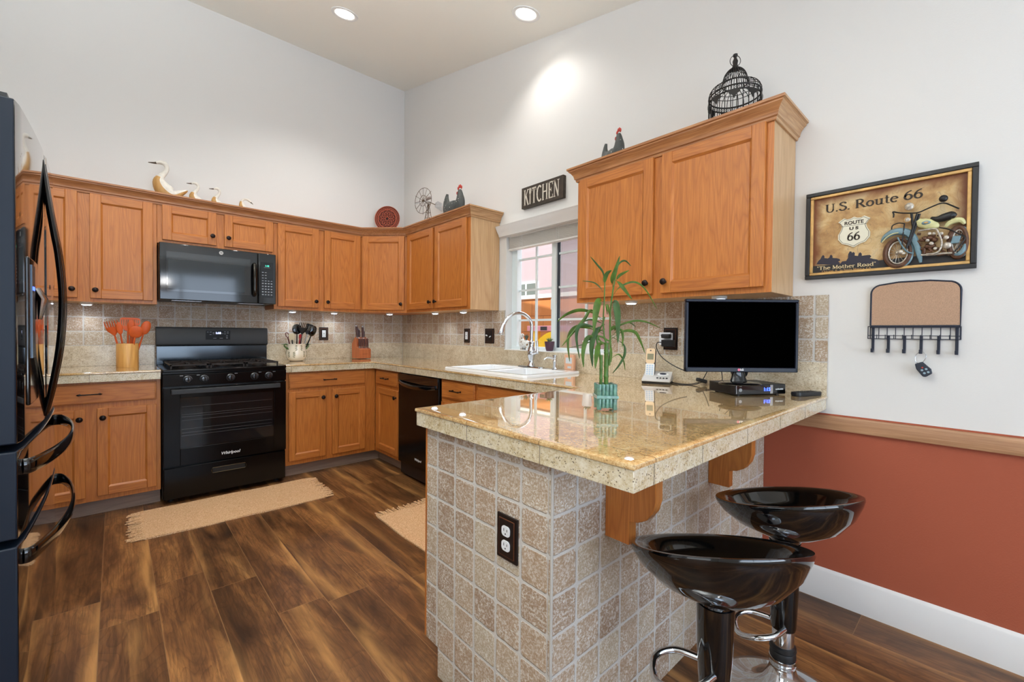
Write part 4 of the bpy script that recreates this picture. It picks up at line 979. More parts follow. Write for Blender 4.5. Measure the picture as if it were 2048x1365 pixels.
# ---- knife block
t = thing('knife_block', 'brown wooden knife block on the worktop near the corner', 'knife block', (-.548, -.17, WT), .12)
b = MB(); b.prism([(-.075, .004), (.075, .004), (.075, .150), (.020, .215), (-.010, .20), (-.010, .118), (-.075, .095)], -.060, .060, 'yz'); b.build('block', BLOCKW, t, bev=.003)
MB().box(-.03, .03, -.0758, -.0752, .048, .050).build('stamp_mark', INK, t)
def knife(name, lab, x, y, z, L_, w, lean, grp):
    k = thing(name, lab, 'knife', (t.location.x+x*math.cos(.12)-y*math.sin(.12), t.location.y+x*math.sin(.12)+y*math.cos(.12), WT+z), .12, grp); k.rotation_euler.x = lean
    MB().loft([(0, 0, .012), (0, 0, L_*.4), (0, 0, L_*.85), (0, 0, L_)], [(w*.8, w*.6), (w, w*.7), (w*1.1, w*.75), (w*.7, w*.5)], 10).build('handle', KNIFEH, k)
    MB().box(-w*.8, w*.8, -w*.7, w*.7, 0, .014).build('bolster', STEEL, k); b = MB(); b.sphere((0, 0, L_-.002), w*.8, seg=8); b.build('end_cap', STEEL, k)
    return k
for i in range(6): knife('steak_knife', ['left', 'second from the left', 'third from the left', 'third from the right', 'second from the right', 'right'][i]+('most' if i in (0, 5) else '')+' steak knife of the front row in the knife block', -.046+i*.0185, -.045, .107, .095, .0062, -.10, 'steak knives in the knife block')
for i, (x, y, L_, w) in enumerate(((-.045, .0, .125, .011), (-.022, .02, .10, .009), (.0, .035, .105, .009), (.022, .01, .118, .011), (.044, .03, .085, .010))):
    knife('kitchen_knife', ['leftmost', 'second from the left', 'middle', 'second from the right', 'rightmost'][i]+' large knife handle at the back of the knife block', x, y, .20-max(0, y-.02)*1.1, L_, w, -.12 if i < 3 else -.06, 'large knives in the knife block')

# ---- lucky bamboo in jade green pot
VX, VY = -1.072, -3.452
t = thing('lucky_bamboo', 'lucky bamboo plant with long drooping leaves in a jade green pot on the peninsula', 'plant', (VX, VY, WT))
b = MB(); hs_ = .029; zr = math.radians(3)
for s4 in range(4):
    a = PI/4+s4*PI/2-math.radians(42)+PI/4
    ca, sa = math.cos(a), math.sin(a)
    for i in range(5):
        u_ = -.026+i*.013; x = ca*hs_-sa*u_; y = sa*hs_+ca*u_
        for z0_, z1_ in ((.004 if i in (0, 4) else .010, .046), (.052, .093)):
            zs = [z0_, z0_+.004, (z0_+z1_)/2-.004, (z0_+z1_)/2, (z0_+z1_)/2+.004, z1_-.004, z1_]; rr_ = [.0055, .0070, .0058, .0070, .0058, .0070, .0055]
            b.lathe([(.001, zs[0])]+list(zip(rr_, zs))+[(.001, zs[-1])], (x, y, 0), 'z', 10)
a = -math.radians(42)+PI/2
for k, (zz) in enumerate((.046, .050)):
    c4 = [(math.cos(a+PI/4+q*PI/2)*.049, math.sin(a+PI/4+q*PI/2)*.049, zz) for q in range(4)]; b.tube(c4+[c4[0]], .0045, 8)
c4 = [(math.cos(a+PI/4+q*PI/2)*.038, math.sin(a+PI/4+q*PI/2)*.038) for q in range(4)]
b.prism(c4, .012, .086, 'xy'); b.build('pot', JADE, t)
def stalk(x, y, r, z0_, z1_, nodes):
    prof = [(.001, z0_), (r, z0_)]
    for z in nodes: prof += [(r, z-.004), (r*1.14, z-.001), (r*1.14, z+.001), (r, z+.004)]
    prof += [(r, z1_-.003), (r*1.08, z1_), (.001, z1_)]
    s_ = MB().lathe(prof, (x, y, 0), 'z', 16).build('stalk', STALK, t)
stalk(.0, -.002, .0078, .08, .236, (.118, .154, .200)); stalk(-.014, .010, .0055, .08, .193, (.11, .145, .168)); stalk(.013, .010, .0055, .08, .190, (.12, .158))
D0 = (Vector((VX, VY, 1.1))-OC).dot(FW)
def PX(cx, cy, dd=0): return at(1100+cx/4.015, 500+cy/4.015, D0+dd)-Vector((VX, VY, WT))
b = MB()
for pts, r in (([(438, 815), (452, 760), (435, 690), (428, 560), (436, 400), (440, 260)], .0035), ([(475, 930), (484, 800), (482, 640), (486, 480), (505, 330), (540, 140)], .0042), ([(412, 920), (385, 760), (378, 700), (420, 700), (470, 730), (488, 700)], .0045), ([(440, 810), (448, 760), (410, 740), (380, 690), (385, 650), (420, 600), (440, 540)], .0038)):
    b.loft(spline([PX(*p) for p in pts], 5), [r*(1-.4*i/((len(pts)-1)*5)) for i in range((len(pts)-1)*5+1)], 8)
b.build('shoots', STALK, t)
random.seed(3)
leaves = [([(440, 270), (425, 180), (380, 120), (325, 55)], 9, -.01), ([(505, 300), (500, 240), (525, 170), (560, 50)], 22, -.03), ([(530, 250), (560, 205), (635, 165)], 13, .02), ([(530, 170), (560, 105), (605, 88), (650, 130)], 8, .03), ([(520, 240), (560, 270), (600, 320), (660, 400)], 18, -.04), ([(440, 290), (440, 240), (460, 190), (495, 165)], 22, .02), ([(425, 340), (400, 300), (350, 262), (262, 250)], 6, .04), ([(505, 370), (560, 300), (670, 258), (760, 310), (860, 475)], 9, .05), ([(430, 420), (395, 405), (370, 500), (350, 665)], 34, -.06), ([(495, 430), (525, 420), (545, 540), (545, 750)], 32, -.05), ([(430, 560), (330, 500), (230, 485), (130, 520), (58, 578)], 16, .03), ([(430, 590), (335, 485), (275, 560), (180, 670), (95, 775)], 14, -.03), ([(440, 660), (330, 615), (240, 610), (212, 700), (238, 875)], 18, -.05), ([(440, 680), (300, 625), (200, 625), (145, 720), (158, 898)], 17, .01), ([(420, 740), (330, 695), (285, 740), (265, 840), (270, 945)], 22, -.04), ([(440, 600), (370, 650), (335, 780), (342, 940)], 25, -.02), ([(440, 770), (400, 760), (375, 840), (363, 955)], 26, -.07), ([(490, 640), (570, 600), (690, 570), (790, 585), (883, 628)], 8, .04), ([(490, 650), (580, 600), (640, 585), (690, 622)], 6, .07), ([(488, 720), (590, 655), (680, 660), (725, 730), (762, 828)], 15, .02), ([(488, 700), (560, 640), (585, 690), (580, 782)], 12, -.02), ([(500, 700), (590, 760), (600, 840), (560, 920), (503, 992)], 11, .01), ([(470, 740), (485, 780), (492, 840), (490, 905)], 12, -.03), ([(440, 640), (400, 650), (360, 690), (372, 700)], 9, 0), ([(440, 600), (335, 560), (270, 578)], 7, .05), ([(482, 880), (550, 840), (590, 890), (603, 965)], 6, .03), ([(486, 660), (500, 630), (525, 622), (520, 650)], 16, .03), ([(440, 640), (420, 610), (390, 650), (320, 740), (150, 790)], 5, .06), ([(480, 560), (470, 480), (455, 440), (460, 520)], 12, .04)]
for q, (pts, w, dd) in enumerate(leaves):
    n = len(pts); P = spline([PX(p[0], p[1], dd*i/(n-1)) for i, p in enumerate(pts)], 6); m = len(P); b = MB(); W = w*D0/871/4.015*1.55; rs = []
    tw = random.uniform(-.3, .3)
    for i in range(m):
        f = i/(m-1); g = max(0, (f-.18)/.82); hw = .0008 + W*.5*(math.sin(PI*min(1, g)**.75)**.9 if g > 0 else 0)
        T_ = (P[min(i+1, m-1)]-P[max(i-1, 0)]).normalized(); sd = T_.cross(FW).normalized(); nn = sd.cross(T_).normalized(); sd = (sd*math.cos(tw)+nn*math.sin(tw))
        rs.append([P[i]-sd*hw+nn*hw*.25, P[i]-nn*.0006, P[i]+sd*hw+nn*hw*.25, P[i]+nn*.0006+nn*hw*.02])
    b.rings(rs); b.build('leaf', LEAF if q % 3 else LEAFD, t)

# ---- cordless phone
t = thing('answering_machine', 'silver and champagne cordless phone answering base on the worktop by the backsplash', 'phone', (-.15, -3.135, WT), RB+.35)
b = MB(); b.prism([(-.055, .001), (.055, .001), (.058, .012), (-.058, .012)], -.072, .072, 'yz'); b.build('underside', BLACKP, t)
b = MB(); b.prism([(-.060, .012), (.060, .012), (.052, .060), (.045, .062), (-.058, .020)], -.074, .074, 'yz'); b.build('housing', SILVERP, t, bev=.003)
sl = math.atan2(.042, .103)
def slope(b): return b.xf(Matrix.Translation((0, -.006, .0415)) @ Matrix.Rotation(sl, 4, 'X'))
b = MB(); b.lathe([(.030, 0), (.029, .004), (.026, .005)], (0, 0, 0), 'z', 26); b.xf(Matrix.Translation((.030, .012, 0)) @ Matrix.Diagonal((1, .62, 1, 1))); slope(b); b.build('button_ring', WHITEP, t)
b = MB(); b.lathe([(.019, 0), (.018, .007), (.002, .008)], (0, 0, 0), 'z', 22); b.xf(Matrix.Translation((.030, .012, 0)) @ Matrix.Diagonal((1, .5, 1, 1))); slope(b); b.build('play_button', plain('steel_button', (70, 76, 96), .25, .6), t)
b = MB()
for i in range(4): b.lathe([(.006, 0), (.005, .003), (.001, .003)], (.006+i*.016, -.030, 0), 'z', 12)
slope(b); b.build('small_buttons', GREYP, t)
h = thing('phone_handset', 'upright cordless handset with blue-white keypad standing in the phone base', 'handset', (-.15-.0, -3.135+.0, WT), RB+.35)
off = Matrix.Translation((-.040, .004, .034)) @ Matrix.Rotation(-.22, 4, 'X')
b = MB(); ol = rrect(-.0255, .0255, 0, .158, .012); b.prism(ol, -.012, .012, 'xz'); b.xf(off); b.build('shell', BLACKP, h, bev=.002)
b = MB(); b.prism(rrect(-.0245, .0245, .070, .156, .011), -.0145, -.0122, 'xz'); b.xf(off); b.build('upper_face', CHAMP, h, bev=.001)
b = MB(); b.prism(rrect(-.0245, .0245, .003, .070, .006), -.0145, -.0122, 'xz'); b.xf(off); b.build('keypad_face', WHITEP, h, bev=.001)
b = MB(); b.box(-.017, .017, -.0155, -.0146, .092, .125); b.xf(off); b.build('display', LCD, h)
b = MB()
for r in range(5):
    for q in range(3): b.box(-.018+q*.0135, -.009+q*.0135, -.0156, -.0146, .008+r*.0115, .015+r*.0115)
b.xf(off); b.build('keys', plain('pale_blue_keys', (176, 200, 224), .3), h)
b = MB(); b.box(-.004, .004, -.0155, -.0146, .140, .146); b.xf(off); b.build('earpiece', GREYP, h)

# ---- cable box, television, remote, adapters
u = Vector((.857, -.515, 0)); v2 = Vector((.515, .857, 0)); rzb = math.atan2(u.y, u.x); fl = Vector((-.340, -3.612, 0))
# width so that the right end meets the photograph
wb = .258; db = .175; bc = fl+u*wb/2+v2*db/2
t = thing('cable_box', 'flat black cable box with blue clock digits under the television', 'cable box', (bc.x, bc.y, WT), rzb)
MB().box(-wb/2, wb/2, -db/2, db/2, .0045, .049).build('case', BLACKP, t, bev=.0015)
fp = MB().box(-wb/2+.002, wb/2-.002, -db/2-.003, -db/2, .007, .047).build('front_panel', BLACKG, t, bev=.0006)
MB().box(wb/2-.082, wb/2-.068, -db/2-.0045, -db/2-.003, .008, .046).build('divider', STEEL, fp)
MB().box(-wb/2+.0035, -wb/2+.0055, -db/2-.0045, -db/2-.003, .008, .046).build('end_trim', STEEL, fp)
text_mesh('clock_digits', '1:15', .021, BLUELED, fp, wallM(wb/2-.098, -db/2-.0036, .026), bold=.0004)
text_mesh('provider_name', 'suddenlink', .0095, WHITEM, fp, wallM(wb/2-.034, -db/2-.0036, .027), bold=.0001)
text_mesh('maker_name', 'ARRIS', .005, GREYM, fp, wallM(-wb/2+.026, -db/2-.0036, .041))
b = MB(); b.lathe([(.0075, 0), (.0075, -.0006), (.0062, -.0006), (.0062, 0)], (-wb/2+.026, -db/2-.003, .025), 'y', 20); b.build('round_logo', WHITEM, fp); text_mesh('logo_letter', 'x2', .009, WHITEM, fp, wallM(-wb/2+.026, -db/2-.0036, .025))
b = MB()
for r in range(5):
    for q in range(16): b.box(-wb/2-.0006, -wb/2, -db/2+.03+q*.0085, -db/2+.0345+q*.0085, .013+r*.0065, .0165+r*.0065)
b.build('vent_slots', plain('vent_black', (3, 3, 3), .8), t)
for sx in (-.1, .1):
    for sy in (-.07, .07): MB().cyl((sx, sy, 0), .008, .0048).build('foot', BLACKP, t)
rzt = math.atan2(_R.y, _R.x); tc = Vector((-.330, -3.640, 0))+Vector((FW.x, FW.y, 0))*.03-Vector((.739, -.673, 0))*-.004
t = thing('television', 'small black flat screen television standing on the cable box', 'television', (tc.x, tc.y, WT+.0492), rzt)
Dt = (Vector((tc.x, tc.y, 1.1))-OC).dot(FW); 
b = MB(); b.lathe([(.085, 0), (.086, .004), (.080, .008), (.055, .011), (.03, .013), (.002, .014)], (0, 0, 0), 'z', 36); b.xf(Matrix.Diagonal((1.05, .82, 1, 1))); b.build('stand_base', BLACKG, t)
MB().loft([(0, .012, .010), (0, .014, .03), (0, .016, .052), (0, .018, .075)], [(.040, .018), (.032, .014), (.027, .011), (.030, .012)], 20).build('stand_neck', BLACKG, t)
sw = .497/2; z0_, z1_ = .055, .376
MB().box(-sw+.02, sw-.02, .006, .042, z0_+.02, z1_-.02).build('rear_shell', BLACKP, t, bev=.008)
b = MB(); bz = .0135
b.box(-sw, sw, -.012, .008, z1_-bz, z1_); b.box(-sw, -sw+bz, -.012, .008, z0_, z1_-bz); b.box(sw-bz, sw, -.012, .008, z0_, z1_-bz); b.box(-sw, sw, -.012, .008, z0_, z0_+.021)
bz_ = b.build('bezel', plain('bezel_navy_gloss', (12, 16, 32), .25, 0, .0, .2), t, bev=.003)
MB().box(-sw+bz-.001, sw-bz+.001, -.008, .006, z0_+.020, z1_-bz+.001).build('screen', SCREENB, t)
text_mesh('maker_letters', 'LG', .0125, WHITEM, bz_, wallM(.001, -.0125, z0_+.0105), bold=.0005)
b = MB(); b.lathe([(.0055, 0), (.0055, -.0006), (.001, -.0007)], (-.012, -.0121, z0_+.0105), 'y', 20); b.build('round_logo', plain('logo_crimson', (206, 90, 120), .4), bz_)
b = MB(); b.lathe([(.0012, 0), (.0012, -.0006), (.0002, -.0007)], (0, -.0121, z0_-.0), 'y', 10)
t = thing('remote_control', 'long black remote control lying right of the cable box', 'remote control', (-.075, -3.815, WT), rzb+.10)
b = MB(); b.rings([[(x, y, 0) for x, y in rrect(-.072, .072, -.022, .022, .018)], [(x*1.02, y*1.08, .010) for x, y in rrect(-.072, .072, -.022, .022, .018)], [(x*1.0, y*1.0, .018) for x, y in rrect(-.072, .072, -.022, .022, .018)]]); b.build('case', BLACKP, t)
b = MB()
for r in range(9):
    for q in range(3): b.box(-.058+r*.012, -.051+r*.012, -.013+q*.010, -.006+q*.010, .0182, .0198)
b.build('buttons', GREYP, t, bev=.0006)
t = thing('outlet_expander', 'white plug-in outlet expander on the outlet behind the television', 'outlet expander', (-.0265, -3.128, 1.157), RB)
MB().box(-.046, .020, -.014, 0, -.036, .036).build('housing', OUTW, t, bev=.002)
MB().box(-.036, -.034, -.0148, -.014, .016, .023).box(-.030, -.028, -.0148, -.014, .016, .023).box(-.034, -.031, -.0148, -.014, .006, .010).build('slots', GREYP, t)
t = thing('plug_adapter', 'black plug-in adapter pushed into the upper socket of the outlet behind the television', 'adapter', (-.0412, -3.138, 1.172), RB)
MB().box(-.030, .022, -.03, 0, -.012, .012).build('body', BLACKP, t, bev=.006); 
t2 = thing('plug_adapter', 'larger black power adapter with a drooping cord, lowest on the outlet behind the television', 'adapter', (-.0412, -3.146, 1.132), RB)
MB().box(-.034, .036, -.032, 0, -.019, .019).build('body', BLACKP, t2, bev=.003)
P = [Vector((-.055, -.02, .004)), Vector((-.066, -.02, -.004)), Vector((-.066, -.022, -.03)), Vector((-.04, -.025, -.07)), Vector((.0, -.028, -.10)), Vector((.06, -.03, -.13)), Vector((.12, -.03, -.15))]
b = MB(); b.tube([P[0]+Vector((.022, 0, 0))]+P, .0028, 8, smooth=5); b.build('cord', BLACKP, t2)
o = MB().obox((0, 0, 0), (.028, .013, .010), ((.85, -.5, -.25), (.5, .85, 0), (.2, -.1, 1))).build('cord_clip', BLACKP, bev=.005); o.location = (-.050, -3.335, .938); tag(o, 'small black inline cord connector hanging left of the cable box', 'connector')
b = MB()
for pts in ([(-.105, -3.19, .922), (-.11, -3.24, .918), (-.09, -3.29, .918), (-.055, -3.325, .928)], [(-.105, -3.20, .918), (-.13, -3.26, .9165), (-.10, -3.31, .9165), (-.06, -3.34, .93)], [(-.050, -3.34, .94), (-.045, -3.36, .985), (-.06, -3.38, 1.02)], [(-.12, -3.18, .92), (-.14, -3.22, .9165), (-.165, -3.26, .9165)]): b.tube(pts, .0022, 8, smooth=6)
tag(b.build('trailing_cable', BLACKP), 'thin black cords trailing from the phone base towards the television', 'cord')
b = MB()
for pts in ([(-.10, -3.45, 1.03), (-.12, -3.47, .96), (-.17, -3.47, .919), (-.24, -3.44, .918)], [(-.11, -3.48, 1.04), (-.13, -3.53, .99), (-.15, -3.56, .975)]): b.tube(pts, .0020, 8, smooth=6)
for k in range(5): b.tube([(-.10-.004*k, -3.50-.012*k, 1.05), (-.10+.004*k, -3.505-.012*k, .995-.004*k), (-.11, -3.53-.008*k, .972), (-.12, -3.56-.006*k, 1.0), (-.12, -3.58, 1.05)], .0034, 8, smooth=6)
tag(b.build('bundled_cable', BLACKP), 'bundled black cables hanging behind the lower edge of the television', 'cord')

# ---- window sill things
SZ = WZ0+.0065
t = thing('cow_planter', 'white cow-shaped planter with brown spots and a succulent on the window sill', 'planter', (.035, -1.90, SZ))
b = MB(); b.loft(spline([(0, -.045, .045), (0, -.01, .044), (0, .03, .048), (0, .042, .075), (0, .045, .100), (0, .034, .112), (0, .022, .108)], 4), lerps([.02, .034, .034, .020, .015, .015, .008], 4), 14)
for lx in (-.018, .018):
    for ly in (-.035, .025): b.loft([(lx, ly, 0), (lx, ly, .03)], [.009, .011], 8)
for lx in (-.014, .014): b.loft([(lx*.6, .042, .112), (lx*1.4, .044, .124)], [.006, .002], 8)
b.build('body', COWM, t)
def succ(b, c, r, h, n, w=.004):
    for i in range(n):
        a = i*2.4; f = (i+1)/n; R_ = r*math.sqrt(f); b.loft([(c[0], c[1], c[2]), (c[0]+R_*.6*math.cos(a), c[1]+R_*.6*math.sin(a), c[2]+h*.6), (c[0]+R_*math.cos(a), c[1]+R_*math.sin(a), c[2]+h*(1.15-.5*f))], [(w, w*.6), (w, w*.5), (.0004, .0004)], 6)
b = MB(); succ(b, (0, -.012, .070), .026, .052, 13); b.build('succulent', plain('succulent_dark', (72, 84, 66), .5), t)
t = thing('plant_pot', 'small aubergine pot with a succulent on the window sill right of the faucet', 'plant pot', (.012, -2.18, SZ))
MB().lathe([(.002, 0), (.024, 0), (.030, .02), (.034, .045), (.037, .066), (.037, .070), (.033, .070), (.031, .060), (.002, .058)], seg=28).build('pot', PURPLE, t)
b = MB(); succ(b, (0, 0, .058), .034, .040, 14, .006); b.build('succulent', plain('succulent_green', (112, 132, 84), .5), t)
t = thing('plant_pot', 'small white pot with a green succulent on the sill behind the bamboo leaves', 'plant pot', (.012, -2.53, SZ))
MB().lathe([(.002, 0), (.028, 0), (.033, .05), (.036, .082), (.033, .084), (.030, .075), (.002, .072)], seg=28).build('pot', PORC, t)
b = MB(); succ(b, (0, 0, .07), .035, .04, 14, .006); b.build('succulent', LEAFD, t)
t = thing('cardboard_box', 'small orange and white packet standing behind the sink by the sill', 'packet', (-.045, -2.425, .9312), RB)
MB().box(-.040, .040, -.012, .012, 0, .105).build('carton', plain('packet_peach', (224, 172, 140), .5), t, bev=.001)
MB().box(-.028, .026, -.0128, -.0122, .045, .085).box(-.012, .020, -.0128, -.0122, .012, .026).build('printed_label', plain('packet_print', (200, 206, 210), .5), t)
t = thing('toy_slide', 'yellow plastic slide with a pink rail outside the window', 'toy', (.55, -1.45, 1.0))
b = MB(); arc = [(0+.32*math.cos(a), .0+.34*math.sin(a)) for a in [PI/2+.1+i*(PI/2-.1)/12 for i in range(13)]]; arc2 = [(.10+.26*math.cos(a), -.02+.26*math.sin(a)) for a in [PI-i*(PI/2-.1)/12 for i in range(13)]]
b.prism([(-p[0]-.3, p[1]-.14) for p in arc]+[(-p[0]-.3, p[1]-.14) for p in arc2], 0, .12, 'yz'); b.build('chute', YELLOW, t)
MB().box(0, .14, -.42, .06, .20, .25).build('rail', PINK, t, bev=.004); MB().box(-.004, 0, -.36, -.27, .208, .242).box(-.004, 0, -.20, -.12, .208, .242).build('grille', GREYP, t)
MB().box(.02, .1, -.02, .04, -1.30, .2).box(.02, .1, -.40, -.34, -1.30, .2).build('post', YELLOW, t)

# ================================================================== ABOVE THE CABINETS
TOPZ = UZ1+.0005
def goose(lab, tailx, billx, h, y, nm='carved_goose', down=False):
    # profile in the xz plane, bird facing -x; s scales the 0.32 m bird
    s = h/.33; dx = tailx
    t = thing(nm, lab, 'goose figurine', (dx, y, TOPZ), 0, 'carved wooden geese on the wall cabinets')
    if not down: pts = [(0, .150), (-.035, .125), (-.085, .095), (-.135, .125), (-.160, .175), (-.152, .215), (-.128, .250), (-.118, .285), (-.130, .312), (-.155, .316), (-.185, .305), (-.222, .300)]; rad = [(.006, .006), (.022, .020), (.038, .048), (.040, .056), (.030, .040), (.020, .022), (.0135, .0145), (.0125, .0135), (.015, .0155), (.015, .0135), (.008, .007), (.004, .002)]
    else: pts = [(0, .10), (.01, .12), (.03, .15), (.02, .19), (.02, .23), (.04, .262), (.075, .272), (.105, .258), (.125, .240), (.150, .222)]; rad = [(.03, .04), (.04, .05), (.038, .045), (.026, .03), (.016, .018), (.012, .0125), (.0125, .013), (.014, .0145), (.008, .007), (.004, .002)]
    P = spline([Vector((x*s, 0, z*s)) for x, z in pts], 5); R_ = lerps([(a*s, b_*s) for a, b_ in rad], 5); n = len(P)
    bodyend = .42*n; bill = n-8
    def mf(i, j):
        if i > bill: return 2
        ang = 2*PI*(j+.5)/16
        if i < bodyend and math.sin(ang)*(-1 if not down else 1) > -.05 : return 1
        return 0
    b = MB(); b.loft(P, R_, 16, up=(0, 0, 1), mf=mf); b.build('carved_body', [plain('goose_white', (226, 222, 212), .55, noise=.1), GEESEW, plain('goose_bill', (92, 78, 62), .5)], t)
    bx = -.09*s if not down else .0
    MB().loft([(bx, 0, 0), (bx, 0, .03*s), (bx, 0, .075*s)], [(.045*s, .035*s), (.028*s, .022*s), (.03*s, .03*s)], 14, up=(0, 1, 0)).build('root_base', GEESEW, t)
    return t
goose('largest carved white goose, leftmost on top of the cabinets', -1.935, 0, .345, -.17)
goose('small carved white goose right behind the largest one', -1.782, 0, .235, -.17)
goose('small carved white goose, third from the left, with straight raised head', -1.645, 0, .225, -.17)
goose('small carved goose with its head bent down to the right, last of the four', -1.585, 0, .212, -.17, down=True)
# carved round plate
t = thing('carved_plate', 'round terracotta carved openwork plate leaning in the corner above the cabinets', 'decorative plate', (-.305, -.215, TOPZ), -PI/4)
t.rotation_euler.x = -.06
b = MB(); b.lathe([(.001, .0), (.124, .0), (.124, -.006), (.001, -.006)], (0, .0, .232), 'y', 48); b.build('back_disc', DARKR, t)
b = MB()
def ringy(r, rr, n=48): b.tube([(r*math.cos(2*PI*i/n), -.009, .232+r*math.sin(2*PI*i/n)) for i in range(n+1)], rr, 6)
for r, rr in ((.126, .0045), (.112, .003), (.094, .0045), (.088, .002), (.044, .003), (.034, .002), (.018, .004)): ringy(r, rr)
for k in range(30): a = 2*PI*k/30; cx, cz_ = .103*math.cos(a), .103*math.sin(a); b.tube([(cx+.007*math.cos(q), -.009, .232+cz_+.007*math.sin(q)) for q in [2*PI*i/8 for i in range(9)]], .0022, 5)
for k in range(12):
    a = 2*PI*k/12
    for da, r0, r1 in ((.0, .046, .088), (.14, .05, .08), (-.14, .05, .08)):
        b.tube([(r0*math.cos(a), -.009, .232+r0*math.sin(a)), ((r0+r1)/2*math.cos(a+da*1.4), -.011, .232+(r0+r1)/2*math.sin(a+da*1.4)), (r1*math.cos(a+da), -.009, .232+r1*math.sin(a+da))], .0030, 5, smooth=4)
    b.sphere((.066*math.cos(a+.26), -.009, .232+.066*math.sin(a+.26)), .0075, seg=8)
for k in range(8): a = 2*PI*k/8; b.sphere((.026*math.cos(a), -.009, .232+.026*math.sin(a)), .0055, seg=8)
for k in range(44): a = 2*PI*k/44; b.sphere((.127*math.cos(a), -.005, .232+.127*math.sin(a)), .0042, seg=6)
b.build('carving', PLATER, t)
MB().box(-.06, .06, -.03, .03, 0, .104).build('display_stand', DARKR, t)
# tin windmill
t = thing('toy_windmill', 'small rusty tin windmill ornament above the left wall cabinets', 'windmill', (-.18, -.80, TOPZ), RB)
HUB = Vector((-.03, 0, .312))
b = MB(); TR = MB()
for sx, sy in ((-1, -1), (1, -1), (1, 1), (-1, 1)): b.tube([(sx*.04, sy*.04, 0), (sx*.012, sy*.012, .22), (0, 0, .30)], .0028, 6)
for z in (.05, .10, .15, .20):
    w_ = .04-(.028*z/.22); q = [(-w_, -w_, z), (w_, -w_, z), (w_, w_, z), (-w_, w_, z)]; b.tube(q+[q[0]], .0016, 5); z2 = z+.045; w2 = .04-(.028*z2/.22); b.tube([(-w_, -w_, z), (w2, -w2, z2)], .0013, 5)
b.build('tower', RUSTM, t)
ax = Vector((.15, -1, 0)).normalized(); e1 = Vector((1, .15, 0)).normalized(); e2 = Vector((0, 0, 1))
b = MB(); R_ = .118; hc = Vector((-.035, -.035, .312))
for rr in (R_, R_*.42): b.tube([hc+e1*rr*math.cos(2*PI*i/32)+e2*rr*math.sin(2*PI*i/32) for i in range(33)], .0022, 6)
for k in range(12): a = 2*PI*k/12; b.tube([hc, hc+(e1*math.cos(a)+e2*math.sin(a))*R_*(1.12 if k in (1, 5, 9) else 1)], .0018, 5)
b.sphere(hc, .010, seg=8); b.tube([hc, (-.01, .02, .305), (-.02, .08, .298), (-.03, .13, .292)], .0032, 6); wh = b.build('wheel', RUSTM, t)
for k in range(12):
    a = 2*PI*(k+.15)/12
    if 1 <= k <= 5: continue
    r_ = e1*math.cos(a)+e2*math.sin(a); s__ = (e2*math.cos(a)-e1*math.sin(a)); b = MB(); n_ = (s__*.8+ax*.6).normalized()
    b.obox(hc+r_*R_*.66, (R_*.30, .013, .0008), (r_, n_, r_.cross(n_))); b.build('vane', TIN, wh)
b = MB(); b.prism([(.085, .31), (.115, .335), (.168, .325), (.160, .29), (.170, .245), (.115, .262), (.085, .275)], -.022, -.020, 'yz'); b.build('tail_fin', TIN, t)
# roosters
def rooster(lab, y, s, x=-.17, rz=RB, dz=0):
    t = thing('rooster_figurine', lab, 'rooster figurine', (x, y, TOPZ), rz)
    pts = [(-.104, .300), (-.116, .262), (-.116, .215), (-.085, .165), (-.01, .142), (.055, .152), (.088, .195), (.088, .250), (.082, .292)]
    rad = [(.008, .012), (.014, .026), (.022, .046), (.040, .072), (.050, .082), (.048, .074), (.036, .050), (.024, .032), (.014, .018)]
    P = spline([Vector((a*s, 0, b_*s)) for a, b_ in pts], 5); MB().loft(P, lerps([(a*s, b_*s) for a, b_ in rad], 5), 16, up=(0, 0, 1)).build('body', ROOST, t)
    MB().lathe([(.002, 0), (.05*s, 0), (.045*s, .01), (.03*s, .03*s), (.03*s, .08*s)], seg=20).build('foot', ROOST, t)
    b = MB()
    for k in range(4): b.sphere(((.060+k*.015)*s, 0, (.312+(.012 if k in (1, 2) else 0))*s), .0115*s, seg=8, sc=(1, .5, 1.3))
    b.sphere((.060*s, -.012*s, .268*s), .010*s, seg=8, sc=(.7, .6, 1.4)); b.build('comb', REDC, t)
    b = MB(); b.loft([(.075*s, 0, .290*s), (.050*s, 0, .288*s)], [.007*s, .001], 8); b.build('beak', plain('beak_tan', (170, 130, 80), .5), t); return t
rooster('speckled dark rooster figurine with red comb above the left bank of cabinets', -1.222, 1.0, x=-.18)
rooster('speckled dark rooster figurine on the right wall cabinet, left of the birdcage', -2.840, .80, x=-.17, rz=RB-.45)
# birdcage
t = thing('birdcage', 'black wire birdcage ornament on top of the right wall cabinet', 'birdcage', (-.175, -3.527, TOPZ), 0)
R_ = .112; b = MB()
def ring_(b, r, z, rr, sq=1): b.tube([(r*math.cos(2*PI*i/36), r*math.sin(2*PI*i/36), z) for i in range(37)], rr, 6)
for z, rr in ((.005, .004), (.02, .003), (.192, .0035), (.214, .0035)): ring_(b, R_, z, rr)
for k in range(28): a = 2*PI*k/28; b.tube([(R_*math.cos(a), R_*math.sin(a), .005), (R_*math.cos(a), R_*math.sin(a), .214)], .0019, 5)
b.build('bars', CAGE, t)
b = MB()
prof = [(R_, .214), (R_*.99, .232), (R_*.86, .252), (R_*.62, .262), (R_*.50, .270), (R_*.47, .290), (R_*.40, .315), (R_*.26, .335), (R_*.10, .345)]
for k in range(28): a = 2*PI*k/28; b.tube([(r*math.cos(a), r*math.sin(a), z) for r, z in prof], .0017, 5, smooth=3)
ring_(b, R_*.50, .270, .0026); ring_(b, R_*.92, .246, .0016); ring_(b, R_*.77, .257, .0016); b.build('dome', CAGE, t)
b = MB()
